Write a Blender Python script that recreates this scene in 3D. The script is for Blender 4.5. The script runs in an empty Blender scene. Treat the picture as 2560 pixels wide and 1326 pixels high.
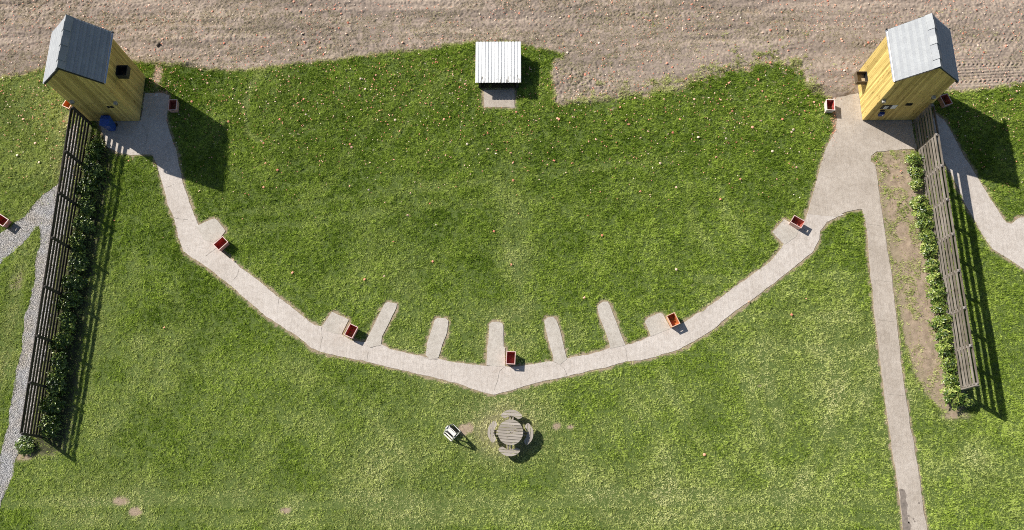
import bpy, bmesh, math, random
import numpy as np
from mathutils import Matrix, Vector

random.seed(7)
RNG = np.random.default_rng(11)
S = bpy.context.scene
C = S.collection

# ---------------------------------------------------------------- camera
FPX, W0, H0, CAMH = 2075.0, 2560.0, 1326.0, 40.0
_d = np.array([18.0, -617.0, -FPX]); _d /= np.linalg.norm(_d)
_x = np.array([1.0, 0, 0]) - _d[0]*_d; _x /= np.linalg.norm(_x)
_z = -_d; _y = np.cross(_z, _x)
CM = np.array([_x, _y, _z])                 # camera -> world rotation
cam = bpy.data.cameras.new('camera'); cam_o = bpy.data.objects.new('camera', cam); C.objects.link(cam_o)
cam.sensor_width = 36.0; cam.lens = FPX/W0*36.0; cam.clip_end = 3000.0; cam.clip_start = 0.5
mw = Matrix([list(r) for r in CM]).to_4x4(); mw.translation = (0, 0, CAMH); cam_o.matrix_world = mw
S.camera = cam_o

# ---------------------------------------------------------------- light
SUN = Vector((-1.115, 0.72, 1.0)).normalized()
EL = math.asin(SUN.z); AZ = math.atan2(SUN.x, SUN.y)
wd = bpy.data.worlds.new('World'); S.world = wd; wd.use_nodes = True
wn = wd.node_tree.nodes; wn.clear()
sky = wn.new('ShaderNodeTexSky'); sky.sky_type = 'NISHITA'; sky.sun_disc = False
sky.sun_elevation = EL; sky.sun_rotation = AZ
bg = wn.new('ShaderNodeBackground'); bg.inputs[1].default_value = 0.058
wo = wn.new('ShaderNodeOutputWorld')
wd.node_tree.links.new(sky.outputs[0], bg.inputs[0]); wd.node_tree.links.new(bg.outputs[0], wo.inputs[0])
sl = bpy.data.lights.new('sun', 'SUN'); sl.energy = 4.8; sl.angle = math.radians(0.5); sl.color = (1.0, 0.955, 0.89)
so = bpy.data.objects.new('sun', sl); C.objects.link(so)
so.rotation_euler = SUN.to_track_quat('Z', 'Y').to_euler(); so.location = SUN*80
S.view_settings.view_transform = 'Standard'; S.view_settings.look = 'None'
S.view_settings.exposure = 0.48; S.view_settings.gamma = 1.0; S.view_settings.use_curve_mapping = False
S.cycles.pixel_filter_type = 'BLACKMAN_HARRIS'; S.cycles.filter_width = 1.0; S.cycles.use_denoising = False

def at(px, py, h=0.0):
    """ground-plane survey point (metres) of a photo pixel"""
    r = CM @ np.array([px-1280.0, -(py-663.0), -FPX]); t = (CAMH-h)/(-r[2])
    return np.array([r[0]*t, r[1]*t])
def ats(pts, h=0.0): return np.array([at(p[0], p[1], h) for p in pts])

# ---------------------------------------------------------------- noise
def hash2(ix, iy, s):
    h = (ix.astype(np.int64)*374761393 + iy.astype(np.int64)*668265263 + s*974711) & 0x7fffffff
    h = ((h ^ (h >> 13))*1274126177) & 0x7fffffff
    h = (h ^ (h >> 16)) & 0xffff
    return h/65535.0
def vnoise(x, y, s=0):
    ix = np.floor(x); iy = np.floor(y); fx = x-ix; fy = y-iy
    fx = fx*fx*(3-2*fx); fy = fy*fy*(3-2*fy)
    a = hash2(ix, iy, s); b = hash2(ix+1, iy, s); c = hash2(ix, iy+1, s); d = hash2(ix+1, iy+1, s)
    return (a*(1-fx)+b*fx)*(1-fy) + (c*(1-fx)+d*fx)*fy
def fbm(x, y, s=0, o=4):
    v = 0; a = 0.5; t = 0
    for k in range(o):
        v = v + a*vnoise(x*2**k+17.3*k, y*2**k+5.1*k, s+k); t += a; a *= 0.5
    return v/t
def sstep(a, b, x):
    t = np.clip((x-a)/(b-a), 0, 1); return t*t*(3-2*t)

# ---------------------------------------------------------------- tags
def tag(o, label=None, cat=None, group=None, kind=None):
    if label: o['label'] = label
    if cat: o['category'] = cat
    if group: o['group'] = group
    if kind: o['kind'] = kind
    return o
def empty(name, loc, rz=0.0, label=None, cat=None, group=None):
    o = bpy.data.objects.new(name, None); C.objects.link(o); o.location = loc; o.rotation_euler = (0, 0, rz)
    o.empty_display_size = 0.1
    return tag(o, label, cat, group)
def copy_tree(o, parent=None):
    c = o.copy(); C.objects.link(c)
    if parent is not None: c.parent = parent
    for ch in list(o.children): copy_tree(ch, c)
    return c

# ---------------------------------------------------------------- materials
def mat(name):
    m = bpy.data.materials.new(name); m.use_nodes = True
    nt = m.node_tree; b = nt.nodes.get('Principled BSDF')
    return m, nt, b
def N(nt, t, **kw):
    n = nt.nodes.new(t)
    for k, v in kw.items(): setattr(n, k, v)
    return n
def ramp(nt, fac, stops):
    r = N(nt, 'ShaderNodeValToRGB'); e = r.color_ramp.elements
    while len(e) < len(stops): e.new(0.5)
    for i, (p, c) in enumerate(stops):
        e[i].position = p; e[i].color = (c[0], c[1], c[2], 1)
    nt.links.new(fac, r.inputs[0]); return r.outputs[0]
def noise(nt, vec, scale, detail=4, rough=0.55):
    n = N(nt, 'ShaderNodeTexNoise'); n.inputs['Scale'].default_value = scale
    n.inputs['Detail'].default_value = detail; n.inputs['Roughness'].default_value = rough
    if vec is not None: nt.links.new(vec, n.inputs['Vector'])
    return n.outputs[0]
def mix(nt, f, a, b, mode='MIX'):
    m = N(nt, 'ShaderNodeMix', data_type='RGBA', blend_type=mode)
    for s, v in ((0, f), (6, a), (7, b)):
        if hasattr(v, 'links'): nt.links.new(v, m.inputs[s])
        elif s == 0: m.inputs[0].default_value = v
        else: m.inputs[s].default_value = (v[0], v[1], v[2], 1)
    return m.outputs[2]
def bump(nt, b, h, strength=0.5, dist=0.02):
    n = N(nt, 'ShaderNodeBump'); n.inputs['Strength'].default_value = strength; n.inputs['Distance'].default_value = dist
    nt.links.new(h, n.inputs['Height']); nt.links.new(n.outputs[0], b.inputs['Normal'])
def wpos(nt): return N(nt, 'ShaderNodeNewGeometry').outputs['Position']
def opos(nt): return N(nt, 'ShaderNodeTexCoord').outputs['Object']
def scaled(nt, vec, s):
    m = N(nt, 'ShaderNodeMapping'); m.inputs['Scale'].default_value = s
    nt.links.new(vec, m.inputs['Vector']); return m.outputs[0]
def attr(nt, n): return N(nt, 'ShaderNodeAttribute', attribute_name=n).outputs['Fac']

def simple(name, col, rough=0.6, var=0.25, scale=12.0, spec=0.4, bmp=0.0, metal=0.0):
    m, nt, b = mat(name); p = opos(nt)
    n = noise(nt, p, scale)
    c = ramp(nt, n, [(0.3, [v*(1-var) for v in col]), (0.7, [min(1, v*(1+var)) for v in col])])
    nt.links.new(c, b.inputs['Base Color']); b.inputs['Roughness'].default_value = rough
    b.inputs['Specular IOR Level'].default_value = spec; b.inputs['Metallic'].default_value = metal
    if bmp: bump(nt, b, noise(nt, p, scale*4), bmp, 0.01)
    return m

def concrete(name, c1, c2, rib=None):
    m, nt, b = mat(name); p = wpos(nt)
    big = noise(nt, p, 0.7, 5); fine = noise(nt, p, 22, 4, 0.75); mid = noise(nt, p, 4.5, 5, 0.65)
    base = ramp(nt, big, [(0.3, c1), (0.7, c2)])
    sp = ramp(nt, fine, [(0.32, (0.76, 0.75, 0.74)), (0.5, (0.98, 0.98, 0.98)), (0.68, (1.10, 1.10, 1.09))])
    md = ramp(nt, mid, [(0.3, (0.86, 0.84, 0.82)), (0.6, (1.04, 1.04, 1.04))])
    c = mix(nt, 1.0, mix(nt, 1.0, base, sp, 'MULTIPLY'), md, 'MULTIPLY')
    nt.links.new(c, b.inputs['Base Color']); b.inputs['Roughness'].default_value = 0.9
    b.inputs['Specular IOR Level'].default_value = 0.2
    h = fine
    if rib:
        w = noise(nt, scaled(nt, p, rib), 1.0, 3, 0.7)
        a = N(nt, 'ShaderNodeMath', operation='ADD'); nt.links.new(fine, a.inputs[0]); nt.links.new(w, a.inputs[1]); h = a.outputs[0]
    bump(nt, b, h, 0.55, 0.03)
    return m

def wood(name, c1, c2, axis='Z', tone=False, rough=0.75, tone_amp=0.35, knots=True):
    m, nt, b = mat(name); p = opos(nt)
    s = {'X': (1.2, 24, 24), 'Y': (24, 1.2, 24), 'Z': (24, 24, 1.2)}[axis]
    n = noise(nt, scaled(nt, p, s), 1.0, 4, 0.65)
    c = ramp(nt, n, [(0.25, c1), (0.75, c2)])
    if knots:
        s2 = {'X': (3, 9, 9), 'Y': (9, 3, 9), 'Z': (9, 9, 3)}[axis]
        k = noise(nt, scaled(nt, p, s2), 1.0, 2)
        c = mix(nt, 1.0, c, ramp(nt, k, [(0.28, (0.55, 0.48, 0.4)), (0.38, (1, 1, 1))]), 'MULTIPLY')
    if tone:
        sw = noise(nt, scaled(nt, p, (1.6, 1.6, 0.45)), 1.0, 4, 0.6)
        c = mix(nt, 1.0, c, ramp(nt, sw, [(0.3, (0.80, 0.79, 0.77)), (0.6, (1.04, 1.04, 1.04))]), 'MULTIPLY')
        t = attr(nt, 'tone')
        c = mix(nt, 1.0, c, ramp(nt, t, [(0, (1-tone_amp, 1-tone_amp*1.05, 1-tone_amp*1.2)), (1, (1+tone_amp*0.5,)*3)]), 'MULTIPLY')
    nt.links.new(c, b.inputs['Base Color']); b.inputs['Roughness'].default_value = rough
    b.inputs['Specular IOR Level'].default_value = 0.25
    bump(nt, b, n, 0.35, 0.01)
    return m

M = {}
M['concrete'] = concrete('pale_concrete', (0.51, 0.455, 0.40), (0.61, 0.555, 0.50), (5, 0.5, 1))
M['concrete_warm'] = concrete('warm_concrete', (0.41, 0.355, 0.295), (0.52, 0.46, 0.395), (4, 0.4, 1))
M['slab'] = concrete('slab_concrete', (0.47, 0.43, 0.37), (0.55, 0.505, 0.445))
M['crack'] = simple('crack_dirt', (0.26, 0.23, 0.19), 0.95)
M['stain'] = simple('damp_concrete', (0.22, 0.185, 0.155), 0.8, 0.3, 6)
M['clad'] = wood('pine_cladding', (0.57, 0.41, 0.13), (0.76, 0.58, 0.22), 'Z', True)
M['dark_gap'] = simple('dark_timber', (0.07, 0.05, 0.03), 0.9)
M['dark_wood'] = wood('dark_box_timber', (0.09, 0.065, 0.04), (0.16, 0.12, 0.08), 'X')
M['ply'] = wood('box_floor_timber', (0.42, 0.30, 0.16), (0.55, 0.42, 0.25), 'Y')
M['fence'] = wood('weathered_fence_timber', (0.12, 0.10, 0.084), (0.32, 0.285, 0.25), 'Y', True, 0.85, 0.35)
M['fence_shaded'] = wood('shade_toned_fence_timber', (0.04, 0.034, 0.028), (0.10, 0.085, 0.07), 'Y', True, 0.85, 0.35)  # fence timber darkened, shade on the boards put into the colour
M['post_shaded'] = wood('shade_toned_post_timber', (0.04, 0.035, 0.03), (0.09, 0.08, 0.07), 'Z')  # post timber darkened the same way to paint in shade
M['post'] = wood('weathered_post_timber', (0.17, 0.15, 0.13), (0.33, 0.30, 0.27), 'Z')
M['table'] = wood('weathered_table_timber', (0.30, 0.265, 0.225), (0.47, 0.42, 0.365), 'X', True, 0.8, 0.2)
M['tableY'] = wood('weathered_bench_timber', (0.36, 0.31, 0.25), (0.52, 0.46, 0.39), 'Y', True, 0.8, 0.2)
M['white_wood'] = simple('painted_white_timber', (0.72, 0.70, 0.64), 0.6, 0.12)
M['black_wood'] = simple('black_timber', (0.035, 0.033, 0.03), 0.7)
M['white_plastic'] = simple('white_plastic', (0.78, 0.79, 0.82), 0.4, 0.06)
M['black'] = simple('black_panel', (0.02, 0.02, 0.022), 0.5, 0.1)
M['white_paint'] = simple('white_panel', (0.82, 0.82, 0.80), 0.5, 0.04)
M['blue'] = simple('blue_plastic', (0.018, 0.075, 0.34), 0.45, 0.15)
M['blue_dark'] = simple('dark_blue_plastic', (0.012, 0.04, 0.2), 0.45, 0.15)
M['lamp'] = simple('grey_lamp_housing', (0.42, 0.40, 0.36), 0.4, 0.1)
M['lens'] = simple('dark_lens', (0.06, 0.055, 0.05), 0.2, 0.1)
M['tin'] = None
M['wall_shade'] = simple('shade_black_wall', (0.045, 0.04, 0.036), 0.9, 0.3, 8, 0.2, 0.3)  # blackened to paint in the deep shade of the open front
M['stem'] = simple('laurel_stem', (0.12, 0.09, 0.06), 0.8)
M['clod'] = simple('soil_clod', (0.10, 0.085, 0.07), 0.95, 0.4, 9, 0.1, 0.6)
M['paper'] = simple('pale_paper', (0.62, 0.62, 0.6), 0.7, 0.1)

def tin():
    m, nt, b = mat('white_corrugated_tin'); p = opos(nt)
    n = noise(nt, scaled(nt, p, (9, 2.2, 9)), 1.0, 5, 0.75)
    y = N(nt, 'ShaderNodeSeparateXYZ'); nt.links.new(p, y.inputs[0])
    g = N(nt, 'ShaderNodeMapRange'); nt.links.new(y.outputs[1], g.inputs[0])
    g.inputs[1].default_value = 0.2; g.inputs[2].default_value = -1.1; g.inputs[3].default_value = 0.0; g.inputs[4].default_value = 0.20
    a = N(nt, 'ShaderNodeMath', operation='SUBTRACT'); nt.links.new(n, a.inputs[0]); nt.links.new(g.outputs[0], a.inputs[1])
    c = ramp(nt, a.outputs[0], [(0.18, (0.16, 0.14, 0.11)), (0.25, (0.74, 0.74, 0.72)), (0.6, (0.83, 0.83, 0.82))])
    nt.links.new(c, b.inputs['Base Color']); b.inputs['Roughness'].default_value = 0.45
    return m
M['tin'] = tin()

def roofing():
    m, nt, b = mat('grey_felt_shingle'); p = opos(nt)
    n = noise(nt, p, 30, 3, 0.7); n2 = noise(nt, p, 2.0, 4)
    t = attr(nt, 'tone')
    c = ramp(nt, n, [(0.3, (0.265, 0.28, 0.295)), (0.7, (0.385, 0.40, 0.415))])
    c = mix(nt, 1.0, c, ramp(nt, t, [(0, (0.86, 0.87, 0.89)), (1, (1.07, 1.07, 1.06))]), 'MULTIPLY')
    c = mix(nt, 1.0, c, ramp(nt, n2, [(0.3, (0.9, 0.9, 0.9)), (0.7, (1.06, 1.06, 1.05))]), 'MULTIPLY')
    nt.links.new(c, b.inputs['Base Color']); b.inputs['Roughness'].default_value = 0.6
    b.inputs['Specular IOR Level'].default_value = 0.4
    bump(nt, b, n, 0.3, 0.01)
    return m
M['roof'] = roofing(); M['slate_dark'] = simple('dark_roof_deck', (0.06, 0.065, 0.07), 0.8)

def plastic_bin(name, inner, fade):
    """red plastic that has bleached pale where 'tone' is high"""
    m, nt, b = mat(name); p = opos(nt)
    n = noise(nt, p, 7, 4); t = attr(nt, 'tone')
    a = N(nt, 'ShaderNodeMath', operation='MULTIPLY_ADD'); nt.links.new(n, a.inputs[0]); a.inputs[1].default_value = 0.5
    s = N(nt, 'ShaderNodeMath', operation='SUBTRACT'); nt.links.new(t, s.inputs[0]); s.inputs[1].default_value = 0.25
    nt.links.new(s.outputs[0], a.inputs[2])
    c = ramp(nt, a.outputs[0], [(0.1, inner), (0.9, fade)])
    nt.links.new(c, b.inputs['Base Color']); b.inputs['Roughness'].default_value = 0.5
    return m

def soil():
    m, nt, b = mat('field_soil'); p = wpos(nt)
    n1 = noise(nt, scaled(nt, p, (0.12, 1.0, 1.0)), 1.15, 5, 0.6); n2 = noise(nt, p, 6, 5, 0.7); n3 = noise(nt, p, 30, 3, 0.7)
    c = ramp(nt, n1, [(0.33, (0.25, 0.203, 0.168)), (0.5, (0.335, 0.27, 0.223)), (0.68, (0.435, 0.355, 0.285))])
    c = mix(nt, 1.0, c, ramp(nt, n2, [(0.3, (0.72, 0.71, 0.72)), (0.7, (1.2, 1.19, 1.14))]), 'MULTIPLY')
    c = mix(nt, 1.0, c, ramp(nt, n3, [(0.3, (0.8, 0.8, 0.8)), (0.7, (1.15, 1.15, 1.15))]), 'MULTIPLY')
    nt.links.new(c, b.inputs['Base Color']); b.inputs['Roughness'].default_value = 0.95
    b.inputs['Specular IOR Level'].default_value = 0.1
    bump(nt, b, n3, 0.6, 0.02)
    return m
M['soil'] = soil()

def ground_mat():
    m, nt, b = mat('turf_ground'); p = wpos(nt)
    n2 = noise(nt, p, 5, 5, 0.7); n3 = noise(nt, p, 35, 3, 0.7)
    soilc = ramp(nt, n2, [(0.3, (0.275, 0.205, 0.145)), (0.7, (0.44, 0.345, 0.25))])
    thatch = ramp(nt, n2, [(0.3, (0.07, 0.11, 0.024)), (0.7, (0.15, 0.195, 0.055))])
    soilc = mix(nt, attr(nt, 'hedge_shade'), soilc, ramp(nt, n2, [(0.3, (0.028, 0.023, 0.018)), (0.7, (0.085, 0.07, 0.052))]))  # near-black tone paints the fence and hedge shade into the bed soil
    c = mix(nt, attr(nt, 'soil'), thatch, soilc)
    c = mix(nt, 1.0, c, ramp(nt, n3, [(0.3, (0.72, 0.72, 0.72)), (0.7, (1.2, 1.2, 1.2))]), 'MULTIPLY')
    nt.links.new(c, b.inputs['Base Color']); b.inputs['Roughness'].default_value = 0.95
    b.inputs['Specular IOR Level'].default_value = 0.1
    bump(nt, b, n3, 0.6, 0.02)
    return m
M['ground'] = ground_mat()

def gravel_mat():
    m, nt, b = mat('grey_gravel'); p = wpos(nt)
    v = N(nt, 'ShaderNodeTexVoronoi'); v.inputs['Scale'].default_value = 26; nt.links.new(p, v.inputs['Vector'])
    sx = N(nt, 'ShaderNodeSeparateColor'); nt.links.new(v.outputs['Color'], sx.inputs[0])
    c = ramp(nt, sx.outputs[0], [(0.0, (0.19, 0.185, 0.178)), (0.5, (0.355, 0.347, 0.335)), (1.0, (0.55, 0.535, 0.51))])
    n = noise(nt, p, 1.1, 4)
    c = mix(nt, 1.0, c, ramp(nt, n, [(0.35, (0.97, 0.98, 1.02)), (0.65, (1.0, 0.92, 0.83))]), 'MULTIPLY')
    nt.links.new(c, b.inputs['Base Color']); b.inputs['Roughness'].default_value = 0.9
    iv = N(nt, 'ShaderNodeMath', operation='SUBTRACT'); iv.inputs[0].default_value = 1; nt.links.new(v.outputs['Distance'], iv.inputs[1])
    bump(nt, b, iv.outputs[0], 1.0, 0.05)
    return m
M['gravel'] = gravel_mat()

def blades_mat(name, fresh1, fresh2, dry1, dry2, trans=0.30):
    m = bpy.data.materials.new(name); m.use_nodes = True; nt = m.node_tree; nt.nodes.clear()
    out = N(nt, 'ShaderNodeOutputMaterial')
    r = attr(nt, 'rnd'); d = attr(nt, 'dry')
    f = ramp(nt, r, [(0, fresh1), (1, fresh2)]); g = ramp(nt, r, [(0, dry1), (1, dry2)])
    c = mix(nt, d, f, g)
    a = N(nt, 'ShaderNodeBsdfDiffuse'); t = N(nt, 'ShaderNodeBsdfTranslucent'); x = N(nt, 'ShaderNodeMixShader')
    x.inputs[0].default_value = trans
    nt.links.new(c, a.inputs[0]); nt.links.new(c, t.inputs[0])
    nt.links.new(a.outputs[0], x.inputs[1]); nt.links.new(t.outputs[0], x.inputs[2]); nt.links.new(x.outputs[0], out.inputs[0])
    return m
M['grass'] = blades_mat('grass_blades', (0.138, 0.232, 0.021), (0.47, 0.60, 0.100), (0.57, 0.56, 0.23), (0.84, 0.80, 0.46))
M['stubble'] = blades_mat('dead_stubble', (0.34, 0.28, 0.19), (0.60, 0.51, 0.36), (0.26, 0.27, 0.11), (0.50, 0.48, 0.26))

def leaf_mat():
    m, nt, b = mat('laurel_leaf')
    r = attr(nt, 'rnd')
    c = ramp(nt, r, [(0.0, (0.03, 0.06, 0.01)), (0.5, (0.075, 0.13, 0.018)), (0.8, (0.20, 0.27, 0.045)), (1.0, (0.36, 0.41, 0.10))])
    nt.links.new(c, b.inputs['Base Color']); b.inputs['Roughness'].default_value = 0.33
    b.inputs['Specular IOR Level'].default_value = 0.45
    return m
M['leaf'] = leaf_mat()

def clay_mat():
    m, nt, b = mat('orange_clay'); 
    i = N(nt, 'ShaderNodeObjectInfo').outputs['Random']
    r = attr(nt, 'rnd')
    a = N(nt, 'ShaderNodeMath', operation='ADD'); nt.links.new(i, a.inputs[0]); nt.links.new(r, a.inputs[1])
    f = N(nt, 'ShaderNodeMath', operation='FRACT'); nt.links.new(a.outputs[0], f.inputs[0])
    c = ramp(nt, f.outputs[0], [(0, (0.70, 0.22, 0.13)), (0.45, (0.84, 0.38, 0.24)), (0.75, (0.85, 0.54, 0.40)), (1.0, (0.85, 0.72, 0.56))])
    nt.links.new(c, b.inputs['Base Color']); b.inputs['Roughness'].default_value = 0.6
    return m
M['clay'] = clay_mat()

# ---------------------------------------------------------------- mesh builder
class MB:
    def __init__(self): self.v = []; self.f = []; self.t = []
    def add(self, vs, fs, tone=0.5):
        o = len(self.v); self.v += [tuple(p) for p in vs]
        for f in fs: self.f.append(tuple(i+o for i in f)); self.t.append(tone)
        return self
    def box(self, x0, x1, y0, y1, z0, z1, tone=0.5):
        vs = [(x0,y0,z0),(x1,y0,z0),(x1,y1,z0),(x0,y1,z0),(x0,y0,z1),(x1,y0,z1),(x1,y1,z1),(x0,y1,z1)]
        return self.add(vs, [(0,3,2,1),(4,5,6,7),(0,1,5,4),(1,2,6,5),(2,3,7,6),(3,0,4,7)], tone)
    def bar(self, a, b, w, h, tone=0.5, up=(0,0,1)):
        a = Vector(a); b = Vector(b); d = (b-a).normalized(); u = Vector(up)
        s = d.cross(u)
        if s.length < 1e-4: s = d.cross(Vector((1,0,0)))
        s.normalize(); u = s.cross(d).normalized(); s *= w/2; u *= h/2
        vs = [a-s-u, a+s-u, a+s+u, a-s+u, b-s-u, b+s-u, b+s+u, b-s+u]
        return self.add(vs, [(0,1,2,3),(7,6,5,4),(1,0,4,5),(2,1,5,6),(3,2,6,7),(0,3,7,4)], tone)
    def prism(self, poly, axis, a0, a1, tone=0.5):
        """polygon in the two remaining axes (x,z for axis y; y,z for axis x; x,y for axis z)"""
        def P(p, a):
            return {'x': (a, p[0], p[1]), 'y': (p[0], a, p[1]), 'z': (p[0], p[1], a)}[axis]
        n = len(poly); vs = [P(p, a0) for p in poly] + [P(p, a1) for p in poly]
        fs = [tuple(range(n-1, -1, -1)), tuple(range(n, 2*n))] + [(i, (i+1) % n, n+(i+1) % n, n+i) for i in range(n)]
        return self.add(vs, fs, tone)
    def cyl(self, c, r, h, n=16, r2=None, tone=0.5):
        r2 = r if r2 is None else r2
        vs = [(c[0]+r*math.cos(2*math.pi*i/n), c[1]+r*math.sin(2*math.pi*i/n), c[2]) for i in range(n)]
        vs += [(c[0]+r2*math.cos(2*math.pi*i/n), c[1]+r2*math.sin(2*math.pi*i/n), c[2]+h) for i in range(n)]
        return self.add(vs, [tuple(range(n-1,-1,-1)), tuple(range(n,2*n))]+[(i,(i+1)%n,n+(i+1)%n,n+i) for i in range(n)], tone)
    def build(self, name, m, parent=None, bevel=0.0, fix=True):
        me = bpy.data.meshes.new(name); me.from_pydata(self.v, [], self.f); me.update()
        if fix:
            bm = bmesh.new(); bm.from_mesh(me); bmesh.ops.recalc_face_normals(bm, faces=bm.faces); bm.to_mesh(me); bm.free()
        a = me.attributes.new('tone', 'FLOAT', 'FACE'); a.data.foreach_set('value', np.array(self.t, np.float32))
        me.materials.append(m)
        o = bpy.data.objects.new(name, me); C.objects.link(o)
        if parent is not None: o.parent = parent
        if bevel:
            b = o.modifiers.new('bevel', 'BEVEL'); b.width = bevel; b.segments = 2; b.limit_method = 'ANGLE'
        return o

def np_mesh(name, verts, tris, m, attrs=None, nper=3):
    me = bpy.data.meshes.new(name)
    nv, nf = len(verts), len(tris)
    me.vertices.add(nv); me.vertices.foreach_set('co', np.ascontiguousarray(verts, np.float32).ravel())
    me.loops.add(nf*nper); me.loops.foreach_set('vertex_index', np.ascontiguousarray(tris, np.int32).ravel())
    me.polygons.add(nf); me.polygons.foreach_set('loop_start', np.arange(0, nf*nper, nper, dtype=np.int32))
    try: me.polygons.foreach_set('loop_total', np.full(nf, nper, np.int32))
    except Exception: pass
    me.update(calc_edges=True)
    for k, (dom, arr) in (attrs or {}).items():
        a = me.attributes.new(k, 'FLOAT', dom); a.data.foreach_set('value', np.ascontiguousarray(arr, np.float32))
    me.materials.append(m)
    o = bpy.data.objects.new(name, me); C.objects.link(o)
    return o

# ---------------------------------------------------------------- survey outlines (photo pixels, on the ground)
ARC = [(363,233),(410.6,233),(423,240),(419,275),(416.6,300),(426.6,340),(441,377.5),(455,446),(458,463),(468,488),(478,516),(490,549),(499.6,570.6),
 (520,575),(548,600),(552.5,627.5),(568,641),(592,659),(600.6,669.4),(641,698),(690,738.7),(727,767),(771.6,804),(788,814),(804,816),
 (830,822),(854,837),(879.5,850.7),(912.7,856.7),(952.7,861),(976,873),(1021,884),(1054.5,890),(1075,897),(1095,897),(1120,904),(1180,912),(1213,914),
 (1263,916),(1273,919),(1312.7,914),(1359,907),(1384,904),(1417,896),(1439,891),(1480,884.5),(1494.7,880),(1525,869),(1564,863),(1580.7,860),(1603,851),(1626,840.7),(1677,821),
 (1707,809),(1725.5,797),(1743.6,783),(1761.7,776),(1776.7,762),(1795.4,749),(1828,724.7),(1885,684),(1925.7,655),(1958,612.7),(1985,575),(2014,548),(2021.8,523.7),(2109,536),
 (2068,555.7),(2050,578),(2048,598),(2031.6,631),(1991,663.6),(1946,700),(1885,745),(1828,785.7),(1779,826),(1738,851),(1697.7,875),(1600,901.8),(1564,904),(1513,920),
 (1478.7,926),(1419,941),(1346,956),(1273,977.5),(1234.8,987.4),(1213,981.6),(1180,971.6),(1140,958),(1060,938),(1006,926),(961,915.5),(900.7,900.4),(825,887),(780,872),
 (759.4,852.7),(722.7,828),(665.7,791.6),(608.7,742.7),(576,714),(535,681.7),(494.7,653),(458,628.7),(446,592),(435.7,547),(419.4,510.7),(409,466),(401,441.4),(391,409),
 (381,386),(326,387),(300,383),(268,368),(256,330),(245,300),(352,300)]
RIGHT = [(2080,235),(2143,229),(2152,250),(2158,296),(2277,296),(2282,330),(2292,372),(2228,377),(2192,380),(2178,391),(2177,404),(2188,412),
 (2196,470),(2200,500),(2215,600),(2230,700),(2234,740),(2243,814.6),(2254.5,929),(2277,1072.5),(2285,1112),(2297.4,1191.5),(2310,1279),(2317,1326),(2334,1450),
 (2274,1450),(2258,1326),(2249.5,1258),(2245,1214),(2231,1129),(2220,1050),(2210.7,985),(2200,898),(2190,818),(2174,663.6),(2166,575),(2160,538),(2155.8,524),(2145.6,523),
 (2109,533),(2090,543),(2018,536),(2021.8,523.7),(2031,492),(2045,440),(2065,370),(2085,334),(2090,325),(2091.5,300),(2088,280)]
SIDE = [(2338,285),(2360,300),(2378.6,330),(2406.5,386),(2437,433),(2465,481),(2493,525),(2515,557.5),(2529,559),(2551.7,543.5),(2580,541),(2700,640),(2700,770),(2610,710),(2560,673),
 (2535,656.5),(2482,623),(2456.8,587),(2443,561.6),(2410,505),(2385,450),(2358,400),(2340,345),(2332,300)]
PADS = [
 [(490,566),(529,549),(537,547),(542.7,551),(564,578),(552,594),(534,607),(510,600)],
 [(806,815),(829.8,779.8),(872,799.4),(854,837),(836,834),(815,826)],
 [(914,855),(920,842),(962.5,758.7),(970,756),(983.6,758),(992.7,760),(991,770.7),(955,841.6),(952.7,863),(926,869)],
 [(1064,888),(1066,878),(1068,859.7),(1077,830),(1087,800),(1093,795),(1115,796),(1121,803),(1118,830),(1107,860),(1096,894),(1076,900)],
 [(1215.7,914),(1218,869.6),(1221.5,846),(1222.8,811.5),(1229.8,805),(1246,805),(1255.5,809),(1258,813),(1259,868),(1262.5,869.6),(1263,918)],
 [(1384,904),(1382.4,890),(1371,851),(1362.5,818),(1361,801.6),(1369,794),(1382.4,792.4),(1391.5,801.6),(1399,823),(1410.6,871),(1417,898),(1400,912)],
 [(1525,872),(1523,855.7),(1511,824),(1499,792),(1493,769.8),(1494.7,763.7),(1506.8,754.7),(1518.8,754.7),(1525,765),(1535,791),(1550.5,831.6),(1564,864)],
 [(1627,842),(1623,830),(1612,804.5),(1620,795),(1641,786),(1651.5,783),(1657.6,786),(1677,822),(1650,832)],
 [(1961.4,612),(1955,606.7),(1931,581),(1960,548.6),(1978,558),(1998,573),(1990,592)]]
TRAPSLAB = [(1209,225),(1211,268),(1286.5,270),(1286.5,225)]
GRAVEL = [(165,330),(161,390),(155.7,450),(129,473.7),(95,500),(76.5,521),(60.7,542),(37,558),(0,584.6),(-90,640),(-90,720),(0,658),(26,634.7),(58,608),(87,574),(97.6,563.5),(101.6,574),(100,613.6),(92,629),(87,669),(87,700.7),(76.5,745.5),(66,777),(61,810),(54,880),(41.7,928),(32,988.7),(22,1025),(20,1068),(8,1110),(0,1140),(-20,1200),(-20,1290),
 (0,1280),(5,1250),(25,1210),(34.5,1180),(38,1150),(52,1110),(75,1092),(90,1000),(118,850),(135,711),(155,605),(176,484),(192,380),(196,300)]
DIRT = [(-300,200),(0,188),(50,185),(75,178),(107.7,170),(200,160),(335.5,153),(375.6,155),(413,158),(450.7,160),(488,165),(526,173),(576,173),(626,172),(700,160),(760,157),(850,147),(900,138),(1000,127),(1080,120),(1110,112),(1190,103),(1305,108),(1340,118),
 (1380,126),(1407,130.6),(1425,138),(1407,150.5),(1383.6,147),(1382,176),(1387,223),(1391,261),(1434,255.5),(1488.6,253.7),(1543,243),(1588,235.6),(1651.5,226.5),(1715,221),(1724,205),(1780,185),(1850,165),(1930,155),(1990,158),(2015,175),(2020,200),(2012,212),(2050,238),(2080,246),(2145,232),
 (2260,225),(2360.6,223),(2415.7,226.6),(2446,220),(2496,215),(2533,210),(2560,206),(2900,200)]
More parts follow.
